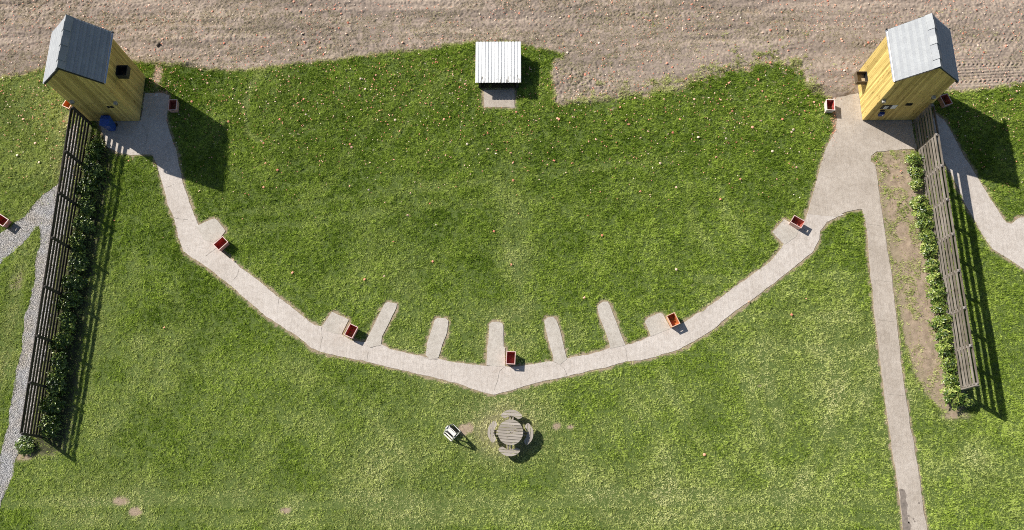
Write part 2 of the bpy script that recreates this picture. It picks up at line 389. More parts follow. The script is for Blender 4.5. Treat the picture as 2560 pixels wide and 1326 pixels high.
BED = [(2197,390),(2285,388),(2300,470),(2322,600),(2350,720),(2380,850),(2400,960),(2405,1030),(2350,1018),(2308,960),(2276,880),(2254,760),(2236,640),(2216,520),(2203,440)]
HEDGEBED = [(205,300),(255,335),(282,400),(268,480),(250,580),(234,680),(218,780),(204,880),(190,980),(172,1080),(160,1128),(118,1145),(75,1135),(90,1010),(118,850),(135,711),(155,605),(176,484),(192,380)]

X0, X1, Y0, Y1, RES = -32.0, 31.0, -4.0, 32.0, 0.03
NXg, NYg = int((X1-X0)/RES), int((Y1-Y0)/RES)
def raster(poly):
    """fill a world-space polygon into a boolean grid [ix, iy]"""
    g = np.zeros((NXg, NYg), bool); P = np.asarray(poly); n = len(P)
    xs = X0 + (np.arange(NXg)+0.5)*RES
    ys = Y0 + (np.arange(NYg)+0.5)*RES
    for j in range(n):
        a, b = P[j], P[(j+1) % n]
        if abs(a[0]-b[0]) < 1e-9: continue
        lo, hi = min(a[0], b[0]), max(a[0], b[0])
        i0 = max(0, int(math.ceil((lo-X0)/RES-0.5))); i1 = min(NXg, int(math.ceil((hi-X0)/RES-0.5)))
        if i1 <= i0: continue
        yy = a[1]+(xs[i0:i1]-a[0])/(b[0]-a[0])*(b[1]-a[1])
        g[i0:i1] ^= ys[None, :] >= yy[:, None]
    return g
def blur(g, r):
    g = g.astype(np.float32)
    for ax in (0, 1):
        c = np.cumsum(np.pad(g, [(r+1, r) if a == ax else (0, 0) for a in (0, 1)], mode='edge'), axis=ax)
        g = (np.take(c, range(2*r+1, c.shape[ax]), axis=ax)-np.take(c, range(0, c.shape[ax]-2*r-1), axis=ax))/(2*r+1)
    return g
def samp(g, x, y):
    ix = np.clip(((x-X0)/RES).astype(int), 0, NXg-1); iy = np.clip(((y-Y0)/RES).astype(int), 0, NYg-1)
    return g[ix, iy]

dirt_w = np.vstack([ats(DIRT), [[40, 60], [-40, 60]]])
side_w = ats(SIDE)
path_mask = np.zeros((NXg, NYg), bool)
for p in [ARC, RIGHT, SIDE, TRAPSLAB]+PADS: path_mask |= raster(ats(p))
dirt_mask = raster(dirt_w)
gravel_mask = raster(ats(GRAVEL))
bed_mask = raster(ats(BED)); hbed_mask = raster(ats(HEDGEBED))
pb3 = blur(path_mask, 3); pb10 = blur(path_mask, 6)
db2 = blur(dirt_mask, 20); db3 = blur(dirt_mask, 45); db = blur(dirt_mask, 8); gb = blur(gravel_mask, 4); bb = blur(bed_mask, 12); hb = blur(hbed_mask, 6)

# bare / worn patches: (px, py, rx_px, ry_px, strength)
BARE = [(1158,1075,14,16,1),(1174,1070,10,13,1),(1392,1066,12,9,0.8),(1425,1068,10,8,0.7),(300,1253,22,12,0.8),(338,1280,20,12,0.8),(715,1277,16,8,0.8),
 (45,700,26,52,0.42),(165,300,14,55,0.45),(150,420,16,50,0.5),(1212,250,16,24,0.6),(395,190,16,45,0.75),(1186,150,8,60,0.4),(2085,305,9,45,0.6),
 (2385,1040,45,14,0.6),(60,1140,40,14,0.7),(2250,420,35,30,0.5),(110,870,6,200,0.4)]
WORN = [(1264,1080,82,66,1.3),(1228,1062,30,40,0.6),(1290,640,60,70,0.28),(1270,520,40,80,0.16),(1290,780,60,26,0.35),(1440,830,26,34,0.30),(1310,860,40,20,0.25),
 (1930,1000,60,160,0.10),(2080,1150,120,120,0.09),(620,1230,300,50,0.12),(1500,1180,400,90,0.08),(1230,860,700,40,0.05),(860,1180,300,80,0.06),(170,330,40,120,0.35),
 (2400,1200,160,90,0.10),(700,1000,400,60,0.05),(2000,560,60,30,0.12),(240,780,40,200,0.12),(80,250,120,80,0.18),(2100,900,120,140,0.14),(1640,1000,160,50,0.14),(20,850,20,200,0.35)]
def blobs(lst, x, y):
    v = np.zeros_like(x)
    for px, py, rx, ry, s in lst:
        c = at(px, py); k = 48.0
        d2 = ((x-c[0])/(rx/k))**2 + ((y-c[1])/(ry/k))**2
        v = np.maximum(v, s*np.exp(-d2*0.9))
    return v

def edge_value(x, y):
    """~0 in turf, ~1 on the bare field; the edge is ragged and wide right of the hut"""
    wx = x+(vnoise(x*4, y*4, 61)-0.5)*0.20; wy = y+(vnoise(x*4, y*4, 62)-0.5)*0.20
    fuzz = sstep(-0.3+2.2, 2.4+2.2, x)*sstep(17.6, 15.5, x)*0.95
    fz = np.clip((fbm(x*1.6, y*2.4, 63, 4)-0.5)*2.6, -1, 1); fz2 = np.clip((fbm(x*5, y*5, 163, 3)-0.5)*2.4, -1, 1)
    v = samp(db, wx, wy)*(1-fuzz)+(samp(db3, x, y)-0.20)*fuzz
    return v+fz*(0.12+0.26*fuzz)+fz2*(0.10+0.14*fuzz)

def ground_soil(x, y):
    """0 = turf thatch, 1 = bare soil"""
    n = fbm(x*2.2, y*2.2, 3); wx = x+(vnoise(x*5, y*5, 8)-0.5)*0.16; wy = y+(vnoise(x*5, y*5, 9)-0.5)*0.16
    verge = samp(pb3, wx, wy) > 0.01
    s = np.where(verge, 0.9, 0.0)
    s = np.maximum(s, np.clip(samp(bb, x, y)*1.25+(n-0.55)*1.4, 0, 1)*(samp(bb, x, y) > 0.05))
    s = np.maximum(s, sstep(0.05, 0.35, samp(bb, x, y))*0.85)
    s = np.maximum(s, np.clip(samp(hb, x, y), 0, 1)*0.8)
    s = np.maximum(s, sstep(0.3, 0.6, blobs(BARE, x, y)+(n-0.5)*0.5))
    s = np.maximum(s, sstep(0.45, 0.95, blobs(WORN, x, y)+(n-0.5)*0.4)*0.4)
    s = np.maximum(s, sstep(0.12, 0.4, edge_value(x, y)))
    return s

# ---------------------------------------------------------------- ground sheet
def axis_coords(lo, hi, step, far):
    core = np.arange(lo, hi+step/2, step)
    ext = np.array([1, 3, 8, 20, 50, 120, far])
    return np.concatenate([lo-ext[::-1], core, hi+ext])
gx = axis_coords(X0, X1, 0.09, 600.0); gy = axis_coords(Y0, Y1, 0.09, 600.0)
GX, GY = np.meshgrid(gx, gy, indexing='ij')
inside = (GX > X0) & (GX < X1) & (GY > Y0) & (GY < Y1)
so_ = np.where(inside, ground_soil(GX.ravel(), GY.ravel()).reshape(GX.shape), 0.0)
GZ = np.where(inside, (fbm(GX*0.8, GY*0.8, 21)-0.5)*0.012, 0.0)
bedz = samp(bb, np.clip(GX, X0, X1-0.1), np.clip(GY, Y0, Y1-0.1))*inside
GZ = GZ+bedz*((fbm(GX*4.5, GY*4.5, 22, 3)-0.5)*0.075+(fbm(GX*1.5, GY*1.5, 23, 2)-0.5)*0.04)
def grid_faces(nx, ny):
    i, j = np.meshgrid(np.arange(nx-1), np.arange(ny-1), indexing='ij'); a = i*ny+j
    return np.stack([a, a+ny, a+ny+1, a+1], -1).reshape(-1, 4)
o = np_mesh('ground', np.stack([GX, GY, GZ-0.007], -1).reshape(-1, 3), grid_faces(len(gx), len(gy)), M['ground'], {'soil': ('POINT', so_.ravel()), 'hedge_shade': ('POINT', np.where(inside, samp(hb, np.clip(GX, X0, X1-0.1), np.clip(GY, Y0, Y1-0.1)), 0).ravel())}, 4)
tag(o, kind='structure')

# ---------------------------------------------------------------- ploughed dirt field (displaced sheet)
dx = np.concatenate([[-600, -200, -80, -50, -38], np.arange(-34, 33.01, 0.04), [37, 50, 80, 200, 600]])
dy = np.concatenate([np.arange(19.0, 31.0, 0.04), [31.3, 32, 34, 38, 50, 100, 250, 600]])
DX, DY = np.meshgrid(dx, dy, indexing='ij')
def tread(x, y, cx, cy, ang, width, pitch, amp, curve=0.0, xa=-99, xb=99):
    """tractor-tyre track: chevron lugs along a line"""
    c, s = math.cos(ang), math.sin(ang)
    u = (x-cx)*c+(y-cy)*s; v = -(x-cx)*s+(y-cy)*c - curve*u*u
    m = sstep(width/2, width/2-0.06, np.abs(v))*((u > xa) & (u < xb))
    lug = np.clip(np.sin((u+np.abs(v)*0.9)*2*math.pi/pitch)*1.8, -1, 1)
    return m*lug*amp
def dirt_h(x, y):
    wx = x+(vnoise(x*0.7, y*0.7, 31)-0.5)*0.8; wy = y+(vnoise(x*0.7, y*0.7, 32)-0.5)*0.8
    rough = sstep(0.35, 0.65, fbm(x*0.22, y*0.35, 33, 3))
    h = (fbm(wx*6.5, wy*8.0, 34, 4)-0.5)*0.055*(0.6+0.6*rough)
    a = wx*0.82+wy*0.57; b = -wx*0.57+wy*0.82
    h += (fbm(a*10.0, b*3.0, 35, 3)-0.5)*0.040*(0.4+rough)
    h += (fbm(wx*0.9, wy*3.2, 36, 3)-0.5)*0.04
    h += (vnoise(x*11+y*3, y*10-x*2, 38)-0.5)*0.042*(0.6+0.8*rough)+(vnoise(x*5.0+y*4, y*14-x*3, 39)-0.5)*0.02
    h += np.clip(fbm(wx*2.4, wy*2.4, 37, 3)-0.68, 0, 1)*0.22
    h += (fbm(wx*0.25, wy*2.6, 44, 3)-0.5)*0.10
    h *= 0.80
    for py, sl_, d_ in ((10,0.004,0.03),(34,0.006,0.022),(52,-0.004,0.03),(78,0.010,0.022),(98,0.012,0.02),(128,0.03,0.016)):
        c = at(1280, py); v = y-c[1]-sl_*(x-c[0])-(vnoise(x*0.12, y*0+py, 47)-0.5)*0.5
        am = 0.75*np.clip((fbm(x*0.18+py, y*0.4, 48, 3)-0.38)*3.2, 0, 1)
        h += am*(-d_*np.exp(-(v/0.15)**2)+d_*0.6*np.exp(-((np.abs(v)-0.28)/0.09)**2))
    # tracks: right hand side chevrons, two long wheelings across the field
    for k, (px, py, ang, cur) in enumerate([(2440,100,0.05,0.004),(2450,160,0.02,0.006),(2470,40,0.06,0.0),(1700,30,0.03,0.0),(700,45,-0.02,0.0),(250,12,0.0,0.0),(2000,75,0.10,0.0),(2480,200,0.03,0.004)]):
        c = at(px, py); h += tread(x, y, c[0], c[1], ang, 0.42, 0.24, 0.021 if k in (0, 1, 7) else 0.009, cur, -6.5, 7.5)
    # parallel harrow ridges at the right edge
    c = at(2450, 185); m = np.exp(-(((x-c[0])/3.2)**2+((y-c[1])/0.9)**2))
    h += m*0.022*np.sin((y-0.06*(x-c[0]))*2*math.pi/0.17)
    # rough clods in the torn patch behind the trap house
    c = at(1450, 215); m = np.exp(-(((x-c[0])/2.0)**2+((y-c[1])/1.2)**2))
    h += m*(np.abs(fbm(x*5, y*5, 41, 3)-0.5))*0.24
    for px, py, r, a_ in [(460,162,0.55,0.14),(2030,213,0.7,0.16),(2105,228,0.6,0.08),(2000,150,0.6,0.08),(1270,103,0.7,0.08)]:
        c = at(px, py); h += a_*np.exp(-((x-c[0])**2+((y-c[1])*1.7)**2)/r**2)*(0.5+fbm(x*6, y*6, 43, 3))
    return h
din = (DX > -34.5) & (DX < 33.5) & (DY < 31.1)
edge = np.where(din, samp(db, np.clip(DX, X0, X1), np.clip(DY, Y0, Y1)), 1.0)
DZ = np.where(din, 0.028+dirt_h(DX.ravel(), DY.ravel()).reshape(DX.shape), 0.03)
DZ = DZ*sstep(0.25, 0.75, edge) - 0.05*(1-sstep(0.15, 0.5, edge)) + 0.004
keep = np.where(din, edge > 0.08, DY > 21.5)
fcs = grid_faces(len(dx), len(dy)); fk = keep.ravel()[fcs].all(1)
o = np_mesh('field', np.stack([DX, DY, DZ], -1).reshape(-1, 3), fcs[fk], M['soil'], None, 4)
bm = bmesh.new(); bm.from_mesh(o.data)
bmesh.ops.delete(bm, geom=[v for v in bm.verts if not v.link_faces], context='VERTS'); bm.to_mesh(o.data); bm.free()
tag(o, kind='structure')

# ---------------------------------------------------------------- paths
def rough_poly(pts_px, jit=0.015, step=0.09, seed=1):
    P = ats(pts_px); out = []; n = len(P)
    for i in range(n):
        a, b = P[i], P[(i+1) % n]; L = np.hypot(*(b-a)); k = max(1, int(L/step)); nrm = np.array([-(b-a)[1], (b-a)[0]])/max(L, 1e-6)
        for q in range(k):
            p = a+(b-a)*q/k
            d = (float(fbm(np.array([p[0]*3.0]), np.array([p[1]*3.0]), seed, 4)[0])-0.5)*jit*6
            out.append(p+nrm*d)
    return np.array(out)
def sheet(name, pts, z, m, parent=None, depth=0.06):
    bm = bmesh.new(); vs = [bm.verts.new((p[0], p[1], z)) for p in pts]
    f = bm.faces.new(vs); f.normal_update()
    if f.normal.z < 0: f.normal_flip()
    r = bmesh.ops.extrude_face_region(bm, geom=[f]); 
    top = [g for g in r['geom'] if isinstance(g, bmesh.types.BMVert)]
    for v in bm.verts:
        if v not in top: v.co.z -= depth
    bmesh.ops.triangulate(bm, faces=[g for g in bm.faces if len(g.verts) > 4])
    bmesh.ops.recalc_face_normals(bm, faces=bm.faces)
    me = bpy.data.meshes.new(name); bm.to_mesh(me); bm.free(); me.materials.append(m)
    o = bpy.data.objects.new(name, me); C.objects.link(o)
    if parent is not None: o.parent = parent
    return o
arc = tag(sheet('path', rough_poly(ARC, seed=51), 0.010, M['concrete']), kind='structure')
rgt = tag(sheet('path', rough_poly(RIGHT, seed=52), 0.014, M['concrete_warm']), kind='structure')
sid = tag(sheet('path', rough_poly(SIDE, seed=53), 0.010, M['concrete']), kind='structure')
for i, p in enumerate(PADS):
    tag(sheet('pavement', rough_poly(p, 0.006, 0.07, 60+i), 0.0185, M['slab']), kind='structure')
tag(sheet('pavement', rough_poly(TRAPSLAB, 0.012, 0.07, 77), 0.010, M['concrete_warm']), kind='structure')
tag(sheet('path', rough_poly(GRAVEL, 0.035, 0.12, 54), 0.008, M['gravel']), kind='structure')

CR = [[(433.6,545),(454,548),(470,550)],[(578,706),(592,690),(598,672)],[(695,772),(696,751),(699,743)],[(804,817),(805,844.6),(798,880)],[(914,860),(925,869.5),(952.7,863.5)],
 [(1057.5,892),(1075.6,901),(1095,898)],[(920,880),(917,902)],[(1261,918),(1248,927.7),(1243,954),(1235,976)],[(1383,903),(1400.7,914),(1410.6,922.7),(1417,940)],
 [(1556.5,861),(1564,872),(1568,902.5)],[(355.6,312),(366,327.7),(368.5,343),(362,368)],[(413,470.6),(435,461)],[(514,640),(540,622),(552,612)]]
def strips(lines, w, z, name, m, parent):
    mb = MB()
    for ln in lines:
        P = ats(ln); pts = []
        for a, b in zip(P[:-1], P[1:]):
            k = max(2, int(np.hypot(*(b-a))/0.08))
            for q in range(k): pts.append(a+(b-a)*q/k+RNG.normal(0, 0.008, 2))
        pts.append(P[-1]); pts = np.array(pts)
        d = np.gradient(pts, axis=0); d /= np.linalg.norm(d, axis=1)[:, None]; nn = np.stack([-d[:, 1], d[:, 0]], 1)
        ww = w*(0.5+RNG.random(len(pts)))[:, None]
        L = pts+nn*ww/2; R = pts-nn*ww/2; n = len(pts)
        vs = [(p[0], p[1], z) for p in L]+[(p[0], p[1], z) for p in R]
        mb.add(vs, [(i, i+1, n+i+1, n+i) for i in range(n-1)])
    return mb.build(name, m, parent)
strips(CR, 0.010, 0.0225, 'crack', M['crack'], arc)
strips([[(2166.6,561),(2190,563),(2211,569)],[(2196,800),(2240,806)],[(2210,985),(2262,990)],[(2178,700),(2231,706)]], 0.011, 0.0175, 'crack', M['crack'], rgt)
st = [(2249,1224),(2260,1225),(2265,1236),(2263,1250),(2268,1262),(2266,1280),(2270,1300),(2280,1316),(2274,1330),(2284,1350),(2266,1380),(2258,1326),(2251,1262)]
sheet('damp_stain', rough_poly(st, 0.02, 0.06, 88), 0.0175, M['stain'], rgt, 0.002)
for c_, r_ in (((2283,1297),0.05),((2272,1307),0.045),((2297,1258),0.05),((2286,1304),0.04),((2271,1290),0.05)):
    p = at(*c_); sheet('damp_stain', np.array([[p[0]+r_*(0.8+0.4*random.random())*math.cos(a), p[1]+r_*(0.8+0.4*random.random())*math.sin(a)] for a in np.linspace(0, 6.28, 12)[:-1]]), 0.0175, M['stain'], rgt, 0.002)

# ---------------------------------------------------------------- towers
def plank_wall(name, parent, along, a0, a1, fixed, outward, topf, z0=0.05, bw=0.115, seed=0, skip=None):
    """vertical boards: along 'x' or 'y' from a0 to a1, on plane fixed, outward +-1"""
    r = random.Random(seed); mb = MB(); n = int(round((a1-a0)/bw)); bw = (a1-a0)/n; t = 0.02
    for i in range(n):
        p, q = a0+i*bw+0.004, a0+(i+1)*bw-0.004
        tone = r.random(); zp, zq = topf(p), topf(q); poly = [(p, z0), (q, z0), (q, zq), (p, zp)]
        mid = (p+q)/2
        if topf(mid) > max(zp, zq)+0.02: poly = [(p, z0), (q, z0), (q, zq), (mid, topf(mid)), (p, zp)]
        f0, f1 = sorted((fixed, fixed-outward*t*(0.9+0.2*r.random())))
        mb.prism(poly, 'y' if along == 'x' else 'x', f0, f1, tone)
    return mb.build(name, M['clad'], parent)

def tower(name, label, x0, x1, y0, y1, rx0, rx1, ry0, ry1, eave, ridge, hatch_side):
    cx, cy = (x0+x1)/2, (y0+y1)/2
    t = empty(name, (cx, cy, 0), 0, label, 'trap tower')
    X0_, X1_, Y0_, Y1_ = x0-cx, x1-cx, y0-cy, y1-cy
    RX0, RX1, RY0, RY1 = rx0-cx, rx1-cx, ry0-cy, ry1-cy; rm = (RX0+RX1)/2
    sl = (ridge-eave)/(rm-RX0)
    roofz = lambda x: ridge - abs(x-rm)*sl - 0.05
    # inner shell
    sh = MB(); e = 0.025
    sh.prism([(X0_+e, 0.0), (X1_-e, 0.0), (X1_-e, roofz(X1_-e)-0.03), (rm, ridge-0.1), (X0_+e, roofz(X0_+e)-0.03)], 'y', Y0_+e, Y1_-e)
    sh.build('frame', M['dark_gap'], t)
    plank_wall('wall', t, 'x', X0_, X1_, Y0_, -1, roofz, seed=1+int(x0*7))
    plank_wall('wall', t, 'x', X0_, X1_, Y1_, 1, roofz, seed=2+int(x0*7))
    plank_wall('wall', t, 'y', Y0_+0.021, Y1_-0.021, X0_, -1, lambda y: roofz(X0_+0.01), seed=3+int(x0*7))
    plank_wall('wall', t, 'y', Y0_+0.021, Y1_-0.021, X1_, 1, lambda y: roofz(X1_-0.01), seed=4+int(x0*7))
    # shingled slopes: courses of staggered tabs
    for sgn in (-1, 1):
        L = math.hypot(rm-RX0, ridge-eave); nx_, nz_ = (ridge-eave)/L*sgn, (rm-RX0)/L
        n = 13; mb = MB(); r = random.Random(5+sgn)
        def P(s, h): # s: distance down slope from ridge, h: along normal
            return (rm+sgn*s*(rm-RX0)/L+nx_*h, ridge-s*(ridge-eave)/L+nz_*h)
        for k in range(n):
            s0, s1 = L*k/n, L*(k+1)/n-0.007
            poly = [P(s0, 0.004), P(s1, 0.030), P(s1, 0.0), P(s0, -0.006)]
            tw = 0.30; off = (k % 2)*tw/2; y = RY0
            edges = [RY0]+[v for v in np.arange(RY0+off+0.001, RY1, tw)]+[RY1]
            for ya, yb in zip(edges[:-1], edges[1:]):
                if yb-ya < 0.02: continue
                mb.prism(poly, 'y', ya+0.001, yb-0.001, 0.15+0.55*(k % 2)+0.3*r.random())
        mb.build('roof_slope', M['roof'], t)
        mb = MB(); mb.prism([P(0.0, -0.007), P(L, -0.004), P(L, -0.045), P(0.0, -0.045)], 'y', RY0+0.006, RY1-0.006, 0.4)
        mb.build('roof_deck', M['slate_dark'], t)
        # gutter
        gxp = RX0-0.035 if sgn < 0 else RX1+0.035
        g = MB(); pr = []
        for a in np.linspace(math.pi, 2*math.pi, 7): pr.append((gxp+0.05*math.cos(a), eave-0.05+0.05*math.sin(a)))
        for a in np.linspace(2*math.pi, math.pi, 7): pr.append((gxp+0.042*math.cos(a), eave-0.05+0.042*math.sin(a)))
        g.prism(pr, 'y', RY0+0.01, RY1-0.01)
        for yy in (RY0+0.01, RY1-0.03): g.prism(pr[:7], 'y', yy, yy+0.012)
        go = g.build('gutter', M['white_plastic'], t)
        # downpipe stub at back corner, black
        s = MB(); s.cyl((gxp, RY1+0.03, eave-0.16), 0.04, 0.18, 10); s.build('gutter_outlet', M['black'], t)
    # ridge caps
    mb = MB(); n = 7; r = random.Random(9); w = 0.22; hgt = 0.022
    for k in range(n):
        ya = RY0+(RY1-RY0)*k/n; yb = RY0+(RY1-RY0)*(k+1)/n+0.03; up = 0.03+0.042*(k % 2)
        pr = [(rm-w, ridge-w*sl+up), (rm, ridge+up+0.018), (rm+w, ridge-w*sl+up), (rm+w, ridge-w*sl+up+hgt), (rm, ridge+up+0.018+hgt*1.3), (rm-w, ridge-w*sl+up+hgt)]
        mb.prism(pr, 'y', ya, min(yb, RY1+0.01), r.random())
    mb.build('ridge_cap', M['roof'], t)
    # barge boards at both gables
    for yy in (RY0-0.028, RY1+0.004):
        mb = MB()
        for sgn in (-1, 1):
            xe = RX0 if sgn < 0 else RX1
            mb.prism([(xe, eave-0.01), (rm, ridge-0.01), (rm, ridge-0.14), (xe, eave-0.14)], 'y', yy, yy+0.024)
        mb.build('barge_board', M['black_wood'], t)
    # launch hatch: open-topped timber box
    side, hy0, hy1, hz0, hz1, dep = hatch_side
    xw = X1_ if side > 0 else X0_; xa, xb = sorted((xw+side*0.003, xw+side*dep)); hy0 -= cy; hy1 -= cy; th = 0.03
    h = MB()
    h.box(xa, xb, hy0, hy0+th, hz0, hz1); h.box(xa, xb, hy1-th, hy1, hz0, hz1)
    xo = xb-th if side > 0 else xa
    h.box(xo, xo+th, hy0+th, hy1-th, hz0, hz1)
    hb_ = h.build('launch_box', M['dark_wood'] if side < 0 else M['black_wood'], t)  # east-facing box is black to paint in the tower's shade
    f = MB(); 
    if side > 0: f.box(xa, xb-th, hy0+th, hy1-th, hz0+0.002, hz0+0.03)
    else: f.box(xa+th, xb, hy0+th, hy1-th, hz0+0.002, hz0+0.03)
    f.build('box_floor', M['ply'] if side < 0 else M['black'], hb_)  # black floor on the east side is painted shade as well
    op = MB(); op.box(*sorted((xw+side*0.001, xw+side*0.006)), hy0+th+0.002, hy1-th-0.002, hz0+0.035, hz1+0.06); op.build('launch_opening', M['black'], t)
    return t, cx, cy, Y0_

def wall_lamp(t, x, z, yw):
    m = MB(); m.box(x-0.07, x+0.07, yw-0.05, yw-0.002, z-0.06, z+0.08); m.prism([(x-0.1, z+0.08), (x+0.1, z+0.08), (x+0.08, z+0.13), (x-0.08, z+0.13)], 'y', yw-0.15, yw-0.002)
    o = m.build('wall_lamp', M['lamp'], t)
    l = MB(); l.box(x-0.07, x+0.07, yw-0.14, yw-0.052, z-0.03, z+0.078); l.build('lens', M['lens'], o)
def vent(t, x, z, yw, w=0.28, h=0.2):
    m = MB(); fr = 0.025
    m.box(x-w/2, x+w/2, yw-0.03, yw-0.002, z+h/2-fr, z+h/2); m.box(x-w/2, x+w/2, yw-0.03, yw-0.002, z-h/2, z-h/2+fr)
    m.box(x-w/2, x-w/2+fr, yw-0.03, yw-0.002, z-h/2+fr, z+h/2-fr); m.box(x+w/2-fr, x+w/2, yw-0.03, yw-0.002, z-h/2+fr, z+h/2-fr)
    for k in range(3):
        zz = z-h/2+fr+(k+0.5)*(h-2*fr)/3; m.bar((x-w/2+fr, yw-0.012, zz), (x+w/2-fr, yw-0.012, zz), 0.016, 0.02)
    m.build('vent', M['black'], t)

tl, lcx, lcy, ly0 = tower('wooden_tower', 'tall pine clad tower with dark slate roof slope and blue bin at its foot', -22.84, -20.14, 19.92, 22.56, -22.98, -20.08, 19.91, 22.72, 4.16, 5.60, (1, 20.93, 21.51, 2.72, 3.06, 0.53))
wall_lamp(tl, -22.55-lcx, 2.25, ly0); wall_lamp(tl, -20.40-lcx, 2.12, ly0); vent(tl, -20.93-lcx, 1.66, ly0, 0.3, 0.17)
d = MB()
for xx in (-21.82, -20.95): d.box(xx-lcx, xx+0.05-lcx, ly0-0.02, ly0-0.002, 0.06, 2.02, 0.4)
d.box(-21.82-lcx, -20.90-lcx, ly0-0.02, ly0-0.002, 2.022, 2.07, 0.4); d.build('door_frame', M['clad'], tl)

tr, rcx, rcy, ry0 = tower('wooden_tower', 'tall pine clad tower with pale grey sunlit roof slope and black E sign', 18.16, 20.96, 19.80, 22.52, 18.12, 21.12, 19.83, 22.66, 4.13, 5.46, (-1, 21.42, 22.02, 0.92, 1.24, 0.53))
wall_lamp(tr, 18.33-rcx, 2.22, ry0); wall_lamp(tr, 20.63-rcx, 2.62, ry0); vent(tr, 19.80-rcx, 1.84, ry0, 0.32, 0.22)
sg = MB(); sx0, sx1, sz0, sz1 = 18.53-rcx, 19.02-rcx, 1.34, 1.75
sg.box(sx0, sx1, ry0-0.02, ry0-0.002, sz0, sz1); sgo = sg.build('sign', M['black'], tr)
le = MB(); ex, ez, ew, eh, et = sx0+0.14, sz0+0.06, 0.20, 0.28, 0.043; yy0, yy1 = ry0-0.027, ry0-0.0205
le.box(ex, ex+et, yy0, yy1, ez, ez+eh)
for k in range(3): le.box(ex+et, ex+ew, yy0, yy1, ez+k*(eh-et)/2, ez+k*(eh-et)/2+et)
le.build('letter', M['white_paint'], sgo)
wp = MB(); wp.box(19.024-rcx, 19.28-rcx, ry0-0.018, ry0-0.002, 1.40, 1.75); wp.build('notice', M['white_paint'], tr)
nb = MB(); nb.box(18.62-rcx, 18.84-rcx, ry0-0.05, ry0-0.002, 1.14, 1.22); nb.build('switch_panel', M['black'], tr)
nb = MB(); nb.box(18.68-rcx, 18.92-rcx, ry0-0.13, ry0-0.002, 0.74, 1.02); bx_ = nb.build('control_box', M['blue_dark'], tr, 0.012)
nb = MB(); nb.box(18.84-rcx, 18.88-rcx, ry0-0.137, ry0-0.131, 0.80, 0.95); nb.build('label_plate', M['white_paint'], bx_)

# ---------------------------------------------------------------- trap house
tc = (-1.05, 22.95)
th_ = empty('trap_house', (tc[0], tc[1], 0), 0, 'low trap shed under a white corrugated sheet roof', 'trap shed')
w = MB(); a, b, t_ = 1.06, 0.95, 0.12
w.box(-a, -a+t_, -1.16, b, 0, 0.76); w.box(a-t_, a, -1.16, b, 0, 0.76); w.box(-a+t_, a-t_, -0.2, -0.2+t_, 0, 0.74)
w.build('wall', M['wall_shade'], th_)
f = MB(); f.box(-a+t_+0.001, a-t_-0.001, -1.14, b-0.02, 0.012, 0.05); f.build('floor', M['dark_gap'], th_)  # dark floor colour carries the shade inside the shed
rp = []; nr = 14; rw = 2.42/nr; x = -1.21
for k in range(nr):
    rp += [(x, 0.0), (x+rw*0.16, 0.0), (x+rw*0.30, 0.034), (x+rw*0.86, 0.034), (x+rw, 0.0)]; x += rw
rp = [p for i, p in enumerate(rp) if i == 0 or abs(p[0]-rp[i-1][0]) > 1e-6]
mb = MB(); n = len(rp); vs = []
for yy, zz in ((-1.27, 0.80), (1.10, 0.92)):
    for dz in (0, -0.012): vs += [(p[0], yy, zz+p[1]+dz) for p in rp]
fs = []
for i in range(n-1):
    fs += [(i, i+1, 2*n+i+1, 2*n+i), (n+i, 3*n+i, 3*n+i+1, n+i+1), (i, n+i, n+i+1, i+1), (2*n+i, 2*n+i+1, 3*n+i+1, 3*n+i)]
fs += [(0, 2*n, 3*n, n), (n-1, 2*n-1, 4*n-1, 3*n-1)]
mb.add(vs, fs); mb.build('roof', M['tin'], th_)
mb = MB()
for yy, zz in ((-0.89, 0.79), (0.0, 0.835), (0.89, 0.88)): mb.box(-1.12, 1.12, yy-0.03, yy+0.03, zz-0.07, zz-0.012)
mb.build('rafter', M['dark_gap'], th_)

